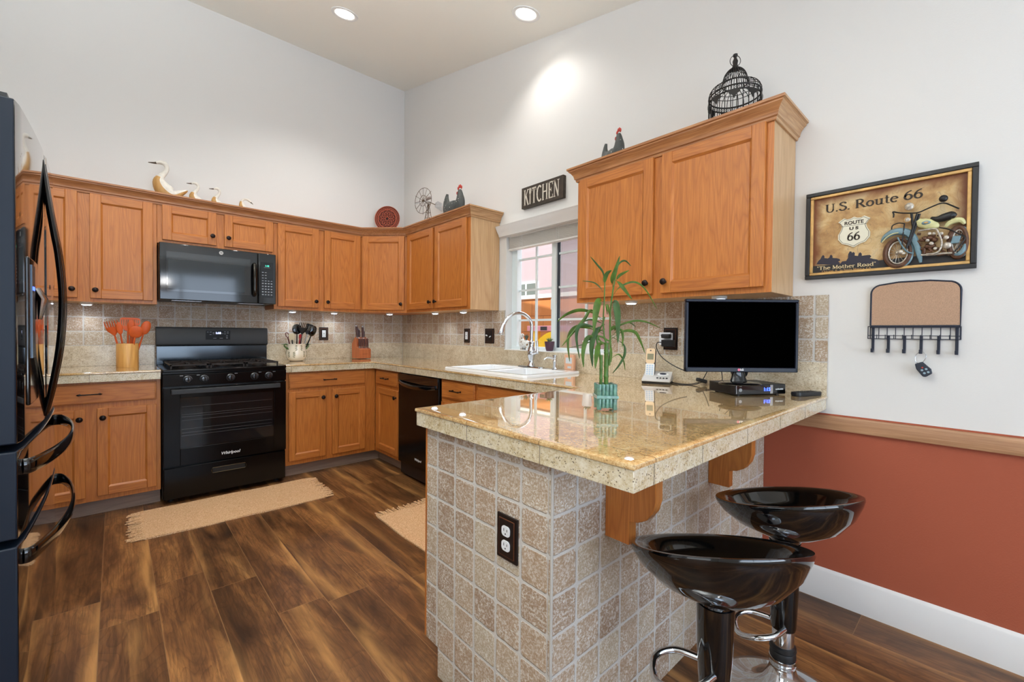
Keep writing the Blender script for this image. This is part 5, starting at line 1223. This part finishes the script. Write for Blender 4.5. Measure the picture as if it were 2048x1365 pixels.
for z0 in (.196, ):
    for k in range(56):
        a = 2*PI*k/56; b.tube([(R_*1.01*math.cos(a), R_*1.01*math.sin(a), .194), (R_*1.01*math.cos(a+.05), R_*1.01*math.sin(a+.05), .203), (R_*1.01*math.cos(a), R_*1.01*math.sin(a), .212)], .0013, 4)
b.build('filigree_band', CAGE, t)
b = MB()
for k in range(9):
    a = 2*PI*k/9; rd = Vector((math.cos(a), math.sin(a), 0)); tg = Vector((-math.sin(a), math.cos(a), 0)); c = rd*R_*1.015
    pl = [(-.026, .192), (.026, .192), (.022, .176), (.010, .170), (.004, .158), (0, .150), (-.004, .158), (-.010, .170), (-.022, .176)]
    k0 = len(b.v); n = len(pl); b.v += [tuple(c+tg*p+Vector((0, 0, z))) for p, z in pl]+[tuple(c+rd*.0015+tg*p+Vector((0, 0, z))) for p, z in pl]
    b.f += [tuple(k0+i for i in range(n)), tuple(k0+n+i for i in reversed(range(n)))]; b.m += [0, 0]; b.s += [False]*2
    for i in range(n): j = (i+1) % n; b.f.append((k0+j, k0+i, k0+n+i, k0+n+j)); b.m.append(0); b.s.append(False)
b.build('scalloped_trim', CAGE, t)
MB().lathe([(.002, .336), (.020, .338), (.014, .350), (.010, .362), (.012, .378), (.007, .390), (.006, .396), (.010, .402), (.010, .410), (.002, .415)], seg=16).build('finial', CAGE, t)
b = MB(); b.tube([(0, .024*math.cos(a), .380+.026*math.sin(a)) for a in [2*PI*i/24 for i in range(25)]], .0016, 6); b.xf(Matrix.Rotation(.75, 4, 'Z')); b.build('ring', CAGE, t)

# ================================================================== ON THE WINDOW WALL
# small stroke font with serifs --------------------------------------------------
K, N_ = .15, .075
GL = {
 'U': (.78, [('l', .14, 1, .14, .34, K), ('l', .62, 1, .62, .34, N_), ('a', .38, .34, .24, .32, PI, 2*PI, .10)], [(.14, 1), (.62, 1)]),
 'S': (.62, [('p', [(.52, .80), (.46, .94), (.30, .98), (.13, .90), (.12, .72), (.30, .56), (.50, .42), (.54, .24), (.42, .06), (.24, .02), (.10, .12), (.07, .24)], .12)], []),
 '.': (.28, [('l', .12, .0, .12, .13, .13)], []), ',': (.28, [('l', .14, .12, .08, -.1, .09)], []),
 'R': (.80, [('l', .16, 0, .16, 1, K), ('a', .30, .74, .26, .25, -PI/2, PI/2, .12), ('l', .16, .98, .32, .98, N_), ('l', .16, .50, .32, .50, N_), ('l', .36, .50, .70, .02, K)], [(.16, 0), (.16, 1), (.72, 0)]),
 'o': (.60, [('a', .29, .33, .22, .30, 0, 2*PI, .12)], []),
 'u': (.66, [('l', .15, .66, .15, .18, .13), ('a', .30, .20, .16, .18, PI, 1.9*PI, .09), ('l', .50, .66, .50, .0, .13)], [(.12, .66), (.47, .66), (.54, 0)]),
 't': (.42, [('l', .19, .90, .19, .14, .13), ('l', .04, .64, .36, .64, .06), ('a', .28, .14, .09, .12, PI, 1.8*PI, .07)], []),
 'e': (.56, [('a', .28, .33, .22, .30, .15, 1.75*PI, .11), ('l', .08, .38, .48, .38, .06)], []),
 '6': (.64, [('a', .31, .31, .22, .28, 0, 2*PI, .12), ('p', [(.10, .34), (.13, .60), (.28, .84), (.52, .98)], .10)], []),
 'T': (.74, [('l', .36, 0, .36, .98, K), ('l', .06, .97, .66, .97, .07), ('l', .07, .97, .07, .80, .05), ('l', .65, .97, .65, .80, .05)], [(.36, 0)]),
 'h': (.68, [('l', .15, 0, .15, 1, .13), ('a', .33, .42, .17, .22, 0, PI, .08), ('l', .50, .44, .50, 0, .13)], [(.15, 0), (.50, 0)]),
 'M': (1.0, [('l', .16, 0, .16, 1, N_), ('l', .16, 1, .47, .10, K), ('l', .47, .10, .80, 1, N_), ('l', .80, 1, .80, 0, K)], [(.16, 0), (.16, 1), (.80, 0), (.80, 1)]),
 'r': (.48, [('l', .15, 0, .15, .66, .13), ('a', .32, .46, .15, .18, .5, PI, .08)], [(.15, 0), (.10, .66)]),
 'a': (.58, [('a', .24, .20, .16, .18, 0, 2*PI, .09), ('l', .43, .50, .43, .0, .12), ('a', .27, .48, .16, .16, 0, .9*PI, .07)], []),
 'd': (.64, [('a', .26, .33, .20, .30, 0, 2*PI, .10), ('l', .47, 1, .47, 0, .13)], [(.44, 1), (.50, 0)]),
 'C': (.76, [('a', .42, .5, .34, .47, .28*PI, 1.72*PI, .12)], []), 'I': (.36, [('l', .16, 0, .16, 1, K)], [(.16, 0), (.16, 1)]),
 'L': (.64, [('l', .16, 0, .16, 1, K), ('l', .16, .03, .56, .03, .07), ('l', .56, .03, .56, .2, .05)], [(.16, 1)]),
 'A': (.78, [('l', .08, 0, .38, 1, N_), ('l', .38, 1, .68, 0, K), ('l', .2, .34, .56, .34, .06)], [(.08, 0), (.68, 0)]),
 'c': (.54, [('a', .29, .33, .21, .30, .3*PI, 1.7*PI, .10)], []), 'i': (.34, [('l', .14, 0, .14, .66, .13), ('l', .14, .84, .14, .96, .13)], [(.14, 0)]),
 'g': (.6, [('a', .27, .38, .18, .25, 0, 2*PI, .09), ('l', .45, .62, .45, -.1, .1), ('a', .27, -.1, .18, .14, PI, 2*PI, .07)], []),
 'n': (.66, [('l', .14, 0, .14, .66, .13), ('a', .32, .42, .17, .22, 0, PI, .08), ('l', .49, .44, .49, 0, .13)], [(.14, 0), (.49, 0)]),
 '"': (.34, [('l', .09, 1, .09, .74, .07), ('l', .22, 1, .22, .74, .07)], []), ' ': (.32, [], []),
 'K': (.76, [('l', .16, 0, .16, 1, K), ('l', .62, 1, .20, .42, N_), ('l', .34, .60, .66, 0, K)], [(.16, 0), (.16, 1), (.64, 1), (.68, 0)]),
 'H': (.86, [('l', .16, 0, .16, 1, K), ('l', .68, 0, .68, 1, K), ('l', .16, .52, .68, .52, N_)], [(.16, 0), (.16, 1), (.68, 0), (.68, 1)]),
 'E': (.70, [('l', .16, 0, .16, 1, K), ('l', .1, .97, .60, .97, .07), ('l', .1, .03, .62, .03, .07), ('l', .16, .52, .42, .52, .07), ('l', .60, .99, .60, .80, .06), ('l', .62, .01, .62, .22, .06), ('l', .42, .64, .42, .40, .05)], []),
 'N': (.86, [('l', .16, 0, .16, 1, N_), ('l', .14, 1, .68, .0, K), ('l', .68, .0, .68, 1, N_)], [(.16, 0), (.13, 1), (.68, 1)]),
 '|': (.40, [('l', .19, 0, .19, .66, .12), ('a', .19, .80, .10, .14, PI, 2*PI, .06), ('l', .09, .80, .09, 1.02, .045), ('l', .155, .72, .155, 1.02, .04), ('l', .225, .72, .225, 1.02, .04), ('l', .29, .80, .29, 1.02, .045)], []),
}
def serif_text(b, s, x, z, h, y0, y1, sx=1.0, ser=True, wt=1.0):
    def bar(p, q, w):
        p = Vector(p); q = Vector(q); d = (q-p); L_ = d.length; d.normalize(); n = Vector((-d.y, d.x))*w/2
        pts = [p-n, q-n, q+n, p+n]; b.prism([(x+a.x*h*sx, z+a.y*h) for a in pts], y0, y1, 'xz')
    for ch in s:
        w, st, sf = GL[ch]
        for e in st:
            if e[0] == 'l': bar((e[1], e[2]), (e[3], e[4]), e[5]*wt)
            else:
                if e[0] == 'a': _, cx, cy, rx, ry, a0, a1, ww = e; n = 14; P = [(cx+rx*math.cos(a0+(a1-a0)*i/n), cy+ry*math.sin(a0+(a1-a0)*i/n)) for i in range(n+1)]
                else: P = [(v.x, v.y) for v in spline([(p[0], p[1], 0) for p in e[1]], 3)]; ww = e[2]
                ww *= wt; L_, R_ = [], []
                for i in range(len(P)):
                    a = Vector(P[max(i-1, 0)]); c_ = Vector(P[min(i+1, len(P)-1)])
                    if e[0] == 'a' and abs(e[6]-e[5]) > 6.2 and i in (0, len(P)-1): a = Vector(P[-2]); c_ = Vector(P[1])
                    d = (c_-a).normalized(); nn = Vector((-d.y, d.x))*ww/2*(.75+.5*abs(d.y)); L_.append(Vector(P[i])+nn); R_.append(Vector(P[i])-nn)
                for i in range(len(P)-1): b.prism([(x+q.x*h*sx, z+q.y*h) for q in (L_[i], L_[i+1], R_[i+1], R_[i])], y0, y1, 'xz')
        if ser:
            for (cx, cy) in sf: b.prism([(x+(cx-.13)*h*sx, z+(cy-(.05 if cy > .5 else 0))*h), (x+(cx+.13)*h*sx, z+(cy-(.05 if cy > .5 else 0))*h), (x+(cx+.13)*h*sx, z+(cy+(.0 if cy > .5 else .05))*h), (x+(cx-.13)*h*sx, z+(cy+(.0 if cy > .5 else .05))*h)], y0, y1, 'xz')
        x += w*h*sx
    return x
# KITCHEN sign
t = thing('kitchen_sign', 'dark wooden plank sign reading KITCHEN above the window', 'sign', (-.001, -2.123, 2.215), RB)
b = MB(); sw_, sh_ = .210, .0785
b.box(-sw_, sw_, -.030, 0, -sh_, -sh_*.36); b.box(-sw_, sw_, -.030, 0, -sh_*.345, sh_*.345); b.box(-sw_, sw_, -.030, 0, sh_*.36, sh_); b.box(-sw_+.001, sw_-.001, -.028, -.001, -sh_+.001, sh_-.001); b.build('planks', SIGNB, t)
b = MB(); tot = sum(GL[c][0] for c in 'K|TCHEN'); sx_ = .365/(tot*.118); serif_text(b, 'K|TCHEN', -.186, -.059, .118, -.0312, -.0298, sx_); b.build('lettering', SIGNW, t)

# framed motorcycle picture: 0.536 x 0.386
PC = (-.002, -4.057, 1.629); PWd, PHt = .536, .386
t = thing('framed_picture', 'framed relief picture of a motorcycle and a road shield reading U.S. Route 66', 'picture', PC, RB)
def LP(cx, cy, x=-.025):     # crop pixel of the picture to its own plane
    p = onX(1600+cx/5.055, 310+cy/5.055, x); return (-(p.y-PC[1]), p.z-PC[2])
def frame(b, w, h, fw, y0, y1, m=0):
    b.box(-w/2, w/2, y0, y1, h/2-fw, h/2, m); b.box(-w/2, w/2, y0, y1, -h/2, -h/2+fw, m); b.box(-w/2, -w/2+fw, y0, y1, -h/2+fw, h/2-fw, m); b.box(w/2-fw, w/2, y0, y1, -h/2+fw, h/2-fw, m)
b = MB(); frame(b, PWd, PHt, .0165, -.026, 0); b.build('outer_frame', BLACKF, t, bev=.002)
b = MB(); frame(b, PWd-.033, PHt-.033, .012, -.022, -.004); b.build('inner_frame', GOLDF, t, bev=.002)
MB().box(-PWd/2+.026, PWd/2-.026, -.010, -.004, -PHt/2+.026, PHt/2-.026).build('map_panel', MAPM, t)
FY = -.0115
b = MB(); q = [LP(150, 1095), LP(830, 1060), LP(1690, 1045), LP(1700, 1120), LP(150, 1200)]; zb = -PHt/2+.0265
b.prism([(-.241, zb), (.241, zb), (.241, zb+.042), (.0, zb+.034), (-.241, zb+.034)], FY, -.010, 'xz'); b.build('road', plain('road_dark', (34, 32, 34), .6, noise=.3), t)
b = MB(); x0, z0 = LP(250, 575); x1, z1 = LP(1245, 440); tt = 'U.S. Route 66'; tot = sum(GL[c][0] for c in tt)
serif_text(b, tt, x0, (z0+LP(500, 555)[1])/2, .036, FY, -.0099, (x1-x0)/(tot*.036), wt=1.05); b.build('title_lettering', INK, t)
def shield(sc):
    cxs, czs = LP(540, 770); h_ = .056*sc; w_ = .052*sc
    half = [(0, -.100), (.34, -.93), (.72, -.80), (.96, -.48), (.97, -.15), (.80, .15), (.72, .42), (.86, .66), (.97, .78), (.62, 1.0), (.42, .90), (.20, .92), (0, 1.02)]
    half[0] = (0, -1.12); R_ = [(a*w_, b_*h_) for a, b_ in half]; return [(cxs+a, czs+b_) for a, b_ in R_]+[(cxs-a, czs+b_) for a, b_ in reversed(R_[1:-1])]
b = MB(); b.prism(shield(1.08), -.0165, -.010, 'xz'); sh = b.build('road_shield', plain('shield_cream', (228, 224, 204), .5), t)
b = MB(); pts = shield(1.0); b.tube([(a, -.0168, c_) for a, c_ in pts+[pts[0]]], .0007, 4); cxs, czs = LP(540, 770); b.tube([(cxs-.0425, -.0168, czs+.0255), (cxs+.0425, -.0168, czs+.0255)], .0007, 4); b.build('shield_outline', INK, sh)
text_mesh('shield_lettering', 'ROUTE', .0205, INK, sh, wallM(cxs, -.0168, czs+.037), bold=.0005); text_mesh('shield_lettering', 'U S', .0165, INK, sh, wallM(cxs, -.0168, czs+.0125), bold=.0008, sx=1.3); b = MB(); serif_text(b, '66', cxs-.0225, czs-.038, .034, -.0175, -.0164, 1.04, False, 1.15); b.build('shield_number', INK, sh)
b = MB()
x0, z0 = LP(165, 1160); x1, z1 = LP(765, 1120); tt = '"The Mother Road"'; tot = sum(GL[c][0] for c in tt); serif_text(b, tt, x0, -PHt/2+.0405, .0158, -.0125, -.0114, (x1-x0)/(tot*.0158)); 
x0, z0 = LP(215, 1190); x1, z1 = LP(712, 1150); tt = 'Chicago, IL. to Santa Monica, CA'; tot = sum(GL[c][0] for c in tt); b2 = MB(); serif_text(b2, tt, x0, -PHt/2+.0290, .0078, -.0125, -.0114, (x1-x0)/(tot*.0078)); b.build('lower_lettering', CREAMINK, t); b2.build('small_lettering', TAUPEINK, t)
# rider silhouettes
b = MB()
def sil(pts): b.prism([LP(*p) for p in pts], FY-.0003, -.0099, 'xz')
sil([(160, 1105), (175, 1075), (200, 1050), (215, 1020), (228, 1010), (240, 1020), (240, 1040), (275, 1045), (290, 1035), (298, 1012), (312, 1008), (322, 1022), (322, 1040), (365, 1042), (395, 1050), (400, 1065), (378, 1075), (400, 1090), (380, 1108)])
sil([(395, 1105), (420, 1075), (460, 1070), (480, 1040), (482, 1000), (498, 972), (515, 975), (518, 990), (535, 978), (548, 990), (545, 1015), (580, 1020), (592, 990), (605, 982), (618, 995), (618, 1018), (660, 1012), (700, 1008), (715, 1020), (700, 1040), (740, 1050), (775, 1055), (795, 1070), (795, 1102)])
b.build('rider_silhouettes', NAVYINK, t)
# motorcycle relief, one part each for wheels, fenders, tank, seat, bars, engine
def l3(p, d): x, z = LP(*p); return Vector((x, -d, z))
def ell(c, rx, rz, n=36, a0=0, a1=2*PI): return [Vector((c[0]+rx*math.cos(a0+(a1-a0)*i/n), c[1], c[2]+rz*math.sin(a0+(a1-a0)*i/n))) for i in range(n+1)]
def wheel(cp, rxp, rzp, d, nm):
    c = l3(cp, d); rx = abs(LP(cp[0]+rxp, cp[1])[0]-c.x); rz_ = abs(LP(cp[0], cp[1]+rzp)[1]-c.z)
    b = MB(); b.loft(ell((c.x, -d, c.z), rx, rz_), .0085, 8); w = b.build(nm, RUST, t)
    b = MB(); b.loft(ell((c.x+.002, -d-.004, c.z), rx*.76, rz_*.80), .0026, 6)
    for k in range(14): a = 2*PI*k/14; b.tube([(c.x, -d-.004, c.z), (c.x+rx*.74*math.cos(a), -d-.003, c.z+rz_*.78*math.sin(a))], .0007, 4)
    b.sphere((c.x, -d-.005, c.z), .0075, seg=10); b.build('spokes', SILV, w)
    b = MB(); b.loft(ell((c.x+rx*.45, -d+.001, c.z), rx*.72, rz_*.95, 20, -PI*.5, PI*.5), .0055, 6); b.build('side_wall', TEAL, w)
wheel((985, 990), 128, 138, .020, 'front_wheel'); wheel((1595, 880), 88, 150, .018, 'rear_wheel')
def tubeL(pts, r, d, m, nm, seg=8, sm=5, rr=None):
    b = MB(); P = spline([l3(p[:2], d+(p[2] if len(p) > 2 else 0)) for p in pts], sm); b.loft(P, [r]*len(P) if rr is None else lerps(rr, sm), seg, up=(0, -1, 0)); return b.build(nm, m, t)
tubeL([(822, 888), (860, 835), (930, 790), (1010, 775), (1090, 790), (1150, 850), (1185, 930), (1205, 1010), (1220, 1090)], .01, .026, TEAL, 'front_fender', rr=[(.002, .003), (.009, .008), (.013, .010), (.014, .010), (.014, .010), (.012, .009), (.010, .008), (.009, .007), (.004, .003)])
tubeL([(835, 888), (880, 840), (940, 805), (1000, 792)], .002, .036, CREAMR, 'front_fender_stripe')
tubeL([(1470, 730), (1510, 690), (1570, 665), (1630, 665), (1665, 700)], .008, .026, CREAMR, 'rear_fender', rr=[.004, .009, .011, .010, .004])
tubeL([(1560, 1010), (1610, 1000), (1650, 960), (1668, 900)], .007, .024, TEAL, 'rear_fender_lower', rr=[.003, .008, .008, .003])
tubeL([(1190, 665), (1230, 690), (1300, 705), (1370, 720), (1405, 728)], .01, .030, CREAMR, 'fuel_tank', 14, rr=[(.008, .006), (.018, .012), (.020, .014), (.014, .010), (.004, .003)])
b = MB(); c = l3((1280, 695), .0425); b.lathe([(.012, 0), (.010, -.002), (.001, -.003)], (0, 0, 0), 'y', 20); b.xf(Matrix.Translation(c) @ Matrix.Diagonal((1.1, 1, .65, 1))); b.build('tank_badge', TEAL, t)
b = MB(); c = l3((1280, 695), .0457); b.lathe([(.006, 0), (.005, -.001), (.001, -.0015)], (0, 0, 0), 'y', 16); b.xf(Matrix.Translation(c) @ Matrix.Diagonal((1.1, 1, .65, 1))); b.build('tank_emblem', GOLDF, t)
tubeL([(1325, 640), (1390, 655), (1450, 640), (1530, 615), (1575, 625)], .01, .032, BLACKP, 'seat', 12, rr=[(.004, .003), (.011, .010), (.015, .012), (.015, .012), (.007, .006)])
for p, r, m, nm in (((1108, 530), .0165, SILV, 'headlight'), ((1090, 662), .0105, SILV, 'lower_lamp'), ((1452, 448), .0135, BLACKP, 'mirror')):
    b = MB(); c = l3(p, .034); b.sphere(c, r, seg=18, sc=(.95, .7, 1)); o = b.build(nm, m, t)
    if nm != 'mirror': b = MB(); b.loft(ell((c.x, c.y-.003, c.z), r*.86, r*.92, 24), .0016, 6); b.build('rim', GOLDF, o)
tubeL([(948, 640), (952, 605), (945, 582), (1000, 590), (1070, 595), (1190, 590), (1290, 550), (1410, 500), (1470, 495), (1520, 512), (1610, 550)], .0026, .034, BLACKP, 'handlebars')
tubeL([(1440, 495), (1455, 450)], .0018, .034, SILV, 'mirror_stem')
b = MB()
for pts, r in (([(1190, 600), (1160, 700), (1120, 830), (1080, 950)], .0042), ([(1215, 600), (1170, 740), (1105, 920)], .0032), ([(1130, 600), (1140, 690), (1150, 740)], .004), ([(1060, 700), (1045, 820), (1030, 960)], .0022)):
    P = spline([l3(p, .034) for p in pts], 5); b.loft(P, r, 8)
b.build('front_fork', BLACKP, t)
tubeL([(990, 840), (1040, 930), (1090, 985), (1150, 1000)], .0026, .034, TEAL, 'fender_brace')
b = MB()
rnd = random.Random(5)
for i in range(34):
    p = (rnd.uniform(1200, 1530), rnd.uniform(790, 1010)); c = l3(p, .022+rnd.uniform(0, .01)); a = rnd.uniform(0, PI); d_ = Vector((math.cos(a), -.2, math.sin(a))); L2 = rnd.uniform(.004, .011)
    b.loft([c-d_*L2, c+d_*L2], rnd.uniform(.002, .0055), 8)
for p in ((1260, 850), (1310, 840), (1360, 860), (1340, 920), (1290, 930)): b.sphere(l3(p, .024), .010, seg=10)
b.build('engine', [RUST], t)
b = MB()
for p, r in (((1310, 800), .006), ((1355, 800), .006), ((1480, 840), .008), ((1430, 800), .006), ((1490, 920), .0125), ((1330, 900), .007), ((1290, 870), .006), ((1370, 950), .006), ): b.sphere(l3(p, .034), r, seg=12, sc=(1, .6, 1))
b.build('chrome_covers', SILV, t)
b = MB(); b.sphere(l3((1020, 985), .034), .008, seg=12, sc=(1, .6, 1)); b.sphere(l3((1050, 1000), .034), .006, seg=12, sc=(1, .6, 1)); b.build('hub_cap', SILV, t)
tubeL([(1200, 775), (1270, 765), (1370, 755), (1400, 790), (1435, 880), (1420, 960), (1370, 1000), (1280, 1010)], .0030, .038, SILV, 'crash_bar')
tubeL([(1225, 1015), (1330, 1012), (1440, 1000), (1540, 995)], .0038, .030, SILV, 'exhaust_pipe')
tubeL([(1410, 740), (1500, 755), (1600, 800), (1670, 850), (1560, 985)], .0022, .032, BLACKP, 'frame_tube')
tubeL([(930, 760), (940, 720), (1000, 695), (1060, 700)], .0022, .034, BLACKP, 'bracket')
b = MB(); c = l3((1575, 860), .026); b.obox(c, (.0115, .006, .014), ((1, 0, 0), (0, 1, 0), (.25, 0, 1))); b.build('saddle_box', TEAL, t, bev=.002)

# cork board with wire basket and hooks
t = thing('key_rack', 'arched cork board with navy wire basket and hooks below the framed picture', 'key rack', (-.002, -4.156, 1.225), RB)
w_, h_ = .131, .176
ar = [(-w_, 0), (w_, 0)]+[(w_-.035+.035*math.cos(a), h_-.042+.035*math.sin(a)) for a in [i*PI/2/6 for i in range(7)]]+[(w_*.35, h_), (-w_*.35, h_)]+[(-w_+.035+.035*math.cos(a), h_-.042+.035*math.sin(a)) for a in [PI/2+i*PI/2/6 for i in range(7)]]
b = MB(); b.prism(ar, -.010, -.002, 'xz'); b.build('cork_panel', CORK, t)
b = MB(); b.tube([(a, -.008, c_) for a, c_ in ar+[ar[0]]], .0036, 8); b.build('board_rim', NAVY, t)
b = MB(); zb_ = -.053
for yy, zz in ((-.003, -.003), (-.050, -.003), (-.050, -.040), (-.050, zb_), (-.003, zb_)): b.tube([(-w_-.002, yy, zz), (w_+.002, yy, zz)], .0016, 6)
for sx in (-w_-.002, w_+.002): b.tube([(sx, -.003, -.003), (sx, -.050, -.003), (sx, -.050, zb_), (sx, -.003, zb_), (sx, -.003, -.003)], .0016, 6)
for i in range(1, 10): x = -w_+2*w_*i/10; b.tube([(x, -.003, -.003), (x, -.003, zb_), (x, -.050, zb_), (x, -.050, -.036)], .0013, 6)
b.build('wire_basket', NAVY, t)
MB().box(-w_, w_, -.014, -.002, -.008, .001).build('rail', NAVY, t, bev=.001)
for i in range(6):
    x = -w_+.008+i*(2*w_-.016)/5; b = MB(); b.box(x-.0045, x+.0045, -.006, -.001, -.105, -.004 if i in (0, 5) else -.04); b.box(x-.0045, x+.0045, -.024, -.001, -.110, -.102); b.box(x-.0045, x+.0045, -.027, -.021, -.110, -.094); b.build('hook', NAVY, t, bev=.0012)
t = thing('car_key', 'dark blue car key fob hanging from the fourth hook of the key rack', 'key', (-.022, -4.180, 1.1225), RB)
b = MB(); b.tube([(.002, 0, .002), (-.012, 0, -.012), (-.014, 0, -.036), (-.004, .004, -.046), (.006, 0, -.042), (.016, 0, -.022), (.014, 0, -.006), (.002, 0, .002)], .0009, 6, smooth=5); b.build('wire_loop', STEEL, t)
fo = [(-.014, 0), (.010, 0), (.022, -.035), (.018, -.052), (-.004, -.058), (-.012, -.054), (-.018, -.02)]
Mk = Matrix.Translation((-.002, 0, -.042)) @ Matrix.Rotation(-.42, 4, 'Y')
b = MB(); b.prism(fo, -.010, .002, 'xz'); b.xf(Mk); b.build('fob', plain('fob_blue', (30, 40, 56), .35, noise=.2), t, bev=.003)
b = MB()
for x, z in ((-.004, -.030), (.009, -.030), (-.002, -.043), (.010, -.043)): b.lathe([(.004, 0), (.0036, -.001), (.0005, -.0012)], (x, -.0102, z), 'y', 12)
b.xf(Mk); b.build('buttons', plain('fob_buttons', (150, 176, 190), .4), t)
b = MB(); b.lathe([(.003, 0), (.0005, -.001)], (.001, -.0102, -.021), 'y', 10); b.xf(Mk); b.build('panic_button', REDC, t)

# ================================================================== FLOOR THINGS
def rug(label, cx, cy, L_, Wd, rz, seed):
    r = random.Random(seed); t = thing('rug', label, 'rug', (cx, cy, 0), rz); b = MB(); nx, ny = 40, 16
    def hz(i, j, top): 
        x, y = i/nx, j/ny; return (.0065 if top else .0008)+(.0022*math.sin(x*11+seed)*math.sin(y*5+seed))*(1 if top else .5)**2+.0022
    top = [[(-L_/2+L_*i/nx+.004*math.sin(j*.9+seed), -Wd/2+Wd*j/ny+.004*math.sin(i*.35+seed), hz(i, j, 1)) for j in range(ny+1)] for i in range(nx+1)]
    for i in range(nx):
        for j in range(ny): b.quad([top[i][j], top[i+1][j], top[i+1][j+1], top[i][j+1]], 0, True)
    loopy = [top[i][0] for i in range(nx+1)]+[top[nx][j] for j in range(1, ny+1)]+[top[i][ny] for i in range(nx-1, -1, -1)]+[top[0][j] for j in range(ny-1, 0, -1)]
    n = len(loopy)
    for i in range(n): p, q = loopy[i], loopy[(i+1) % n]; b.quad([p, q, (q[0], q[1], .0006), (p[0], p[1], .0006)])
    b.build('woven_field', JUTE, t)
    b = MB(); nf = int(Wd/.011)
    for sx in (-1, 1):
        for k in range(nf):
            y = -Wd/2+Wd*(k+.5)/nf; x = sx*L_/2; l = r.uniform(.05, .085); dy = r.uniform(-.018, .018); z = r.uniform(.004, .009)
            b.loft(spline([(x-sx*.004, y, .007), (x+sx*l*.45, y+dy*.3, z), (x+sx*l, y+dy, .004)], 3), [.0034, .0045, .0040, .0040, .0036, .0046, .0030][:7], 5)
    o = b.build('fringe', JUTE, t); o['kind'] = 'stuff'; return t
rug('long jute rug with tasselled ends on the floor in front of the stove', -1.74, -.955, .98, .50, math.radians(-1), 1)
rug('fringed jute rug in front of the sink, partly hidden behind the peninsula', -.88, -2.33, 1.12, .50, math.radians(90), 4)

# ---- bar stools
def stool(label, x, y, rz, tilt, foot_z, seat_z=.655, lift=0, back=.05):
    t = thing('bar_stool', label, 'bar stool', (x, y, 0), rz, 'black swivel bar stools at the peninsula')
    b = MB(); seg = 48; R_ = .205
    prof = [(.040, -.150), (.044, -.128), (.058, -.114), (.100, -.098), (.148, -.074), (.183, -.041), (.200, -.012), (.205, .002), (.203, .007), (.196, .008), (.172, .000), (.160, -.010), (.140, -.040), (.105, -.062), (.05, -.070), (.002, -.072)]
    rs = []
    for r, h in prof:
        ring = []
        for j in range(seg):
            a = 2*PI*j/seg; f = max(0, (h+.12)/.128); k = 1-.10*f*(1 if math.sin(a) < 0 else .6)*abs(math.sin(a))
            z = seat_z+h+tilt*f*math.cos(a)*(r/R_)-back*f*math.sin(a)*(r/R_)
            ring.append((r*math.cos(a), r*math.sin(a)*k, z))
        rs.append(ring)
    b.rings(rs); b.build('seat', BLACKG, t)
    zc = seat_z-.145; z_b = .25+lift
    MB().lathe([(.044, zc+.01), (.0435, zc), (.041, (zc+z_b)/2), (.036, z_b+.01), (.034, z_b), (.002, z_b)], seg=32).build('column_cover', BLACKG, t)
    MB().lathe([(.030, z_b+.002), (.031, z_b-.002), (.031, .178), (.030, .175)], seg=28).build('gas_lift', CHROME, t)
    MB().lathe([(.030, .198), (.0365, .194), (.038, .184), (.034, .178), (.0365, .172), (.037, .160), (.031, .155)], seg=32).build('rubber_collar', BLACKP, t)
    MB().lathe([(.032, .158), (.038, .156), (.039, .142), (.036, .136), (.036, .125), (.042, .105), (.056, .078), (.082, .050), (.125, .028), (.175, .014), (.200, .008), (.204, .004), (.204, 0), (.002, 0)], seg=56).build('base', CHROME, t)
    b = MB(); a0 = math.radians(200)
    pts = [(-.02, .03, foot_z), (-.075, .060, foot_z+.004), (-.130, .050, foot_z-.004), (-.150, .0, foot_z-.022), (-.130, -.050, foot_z-.004), (-.075, -.060, foot_z+.004), (-.02, -.03, foot_z)]
    b.loft(spline(pts, 6), .0085, 12); b.build('footrest', CHROME, t); return t
stool('nearer black bucket-seat bar stool, in front of the peninsula corner', -1.264, -3.921, math.radians(-37), -.006, .365, .660, .06, .060)
stool('farther black bucket-seat bar stool with its chrome base showing, by the terracotta wall', -.776, -3.934, math.radians(-37), .010, .262, .664, 0, .042)
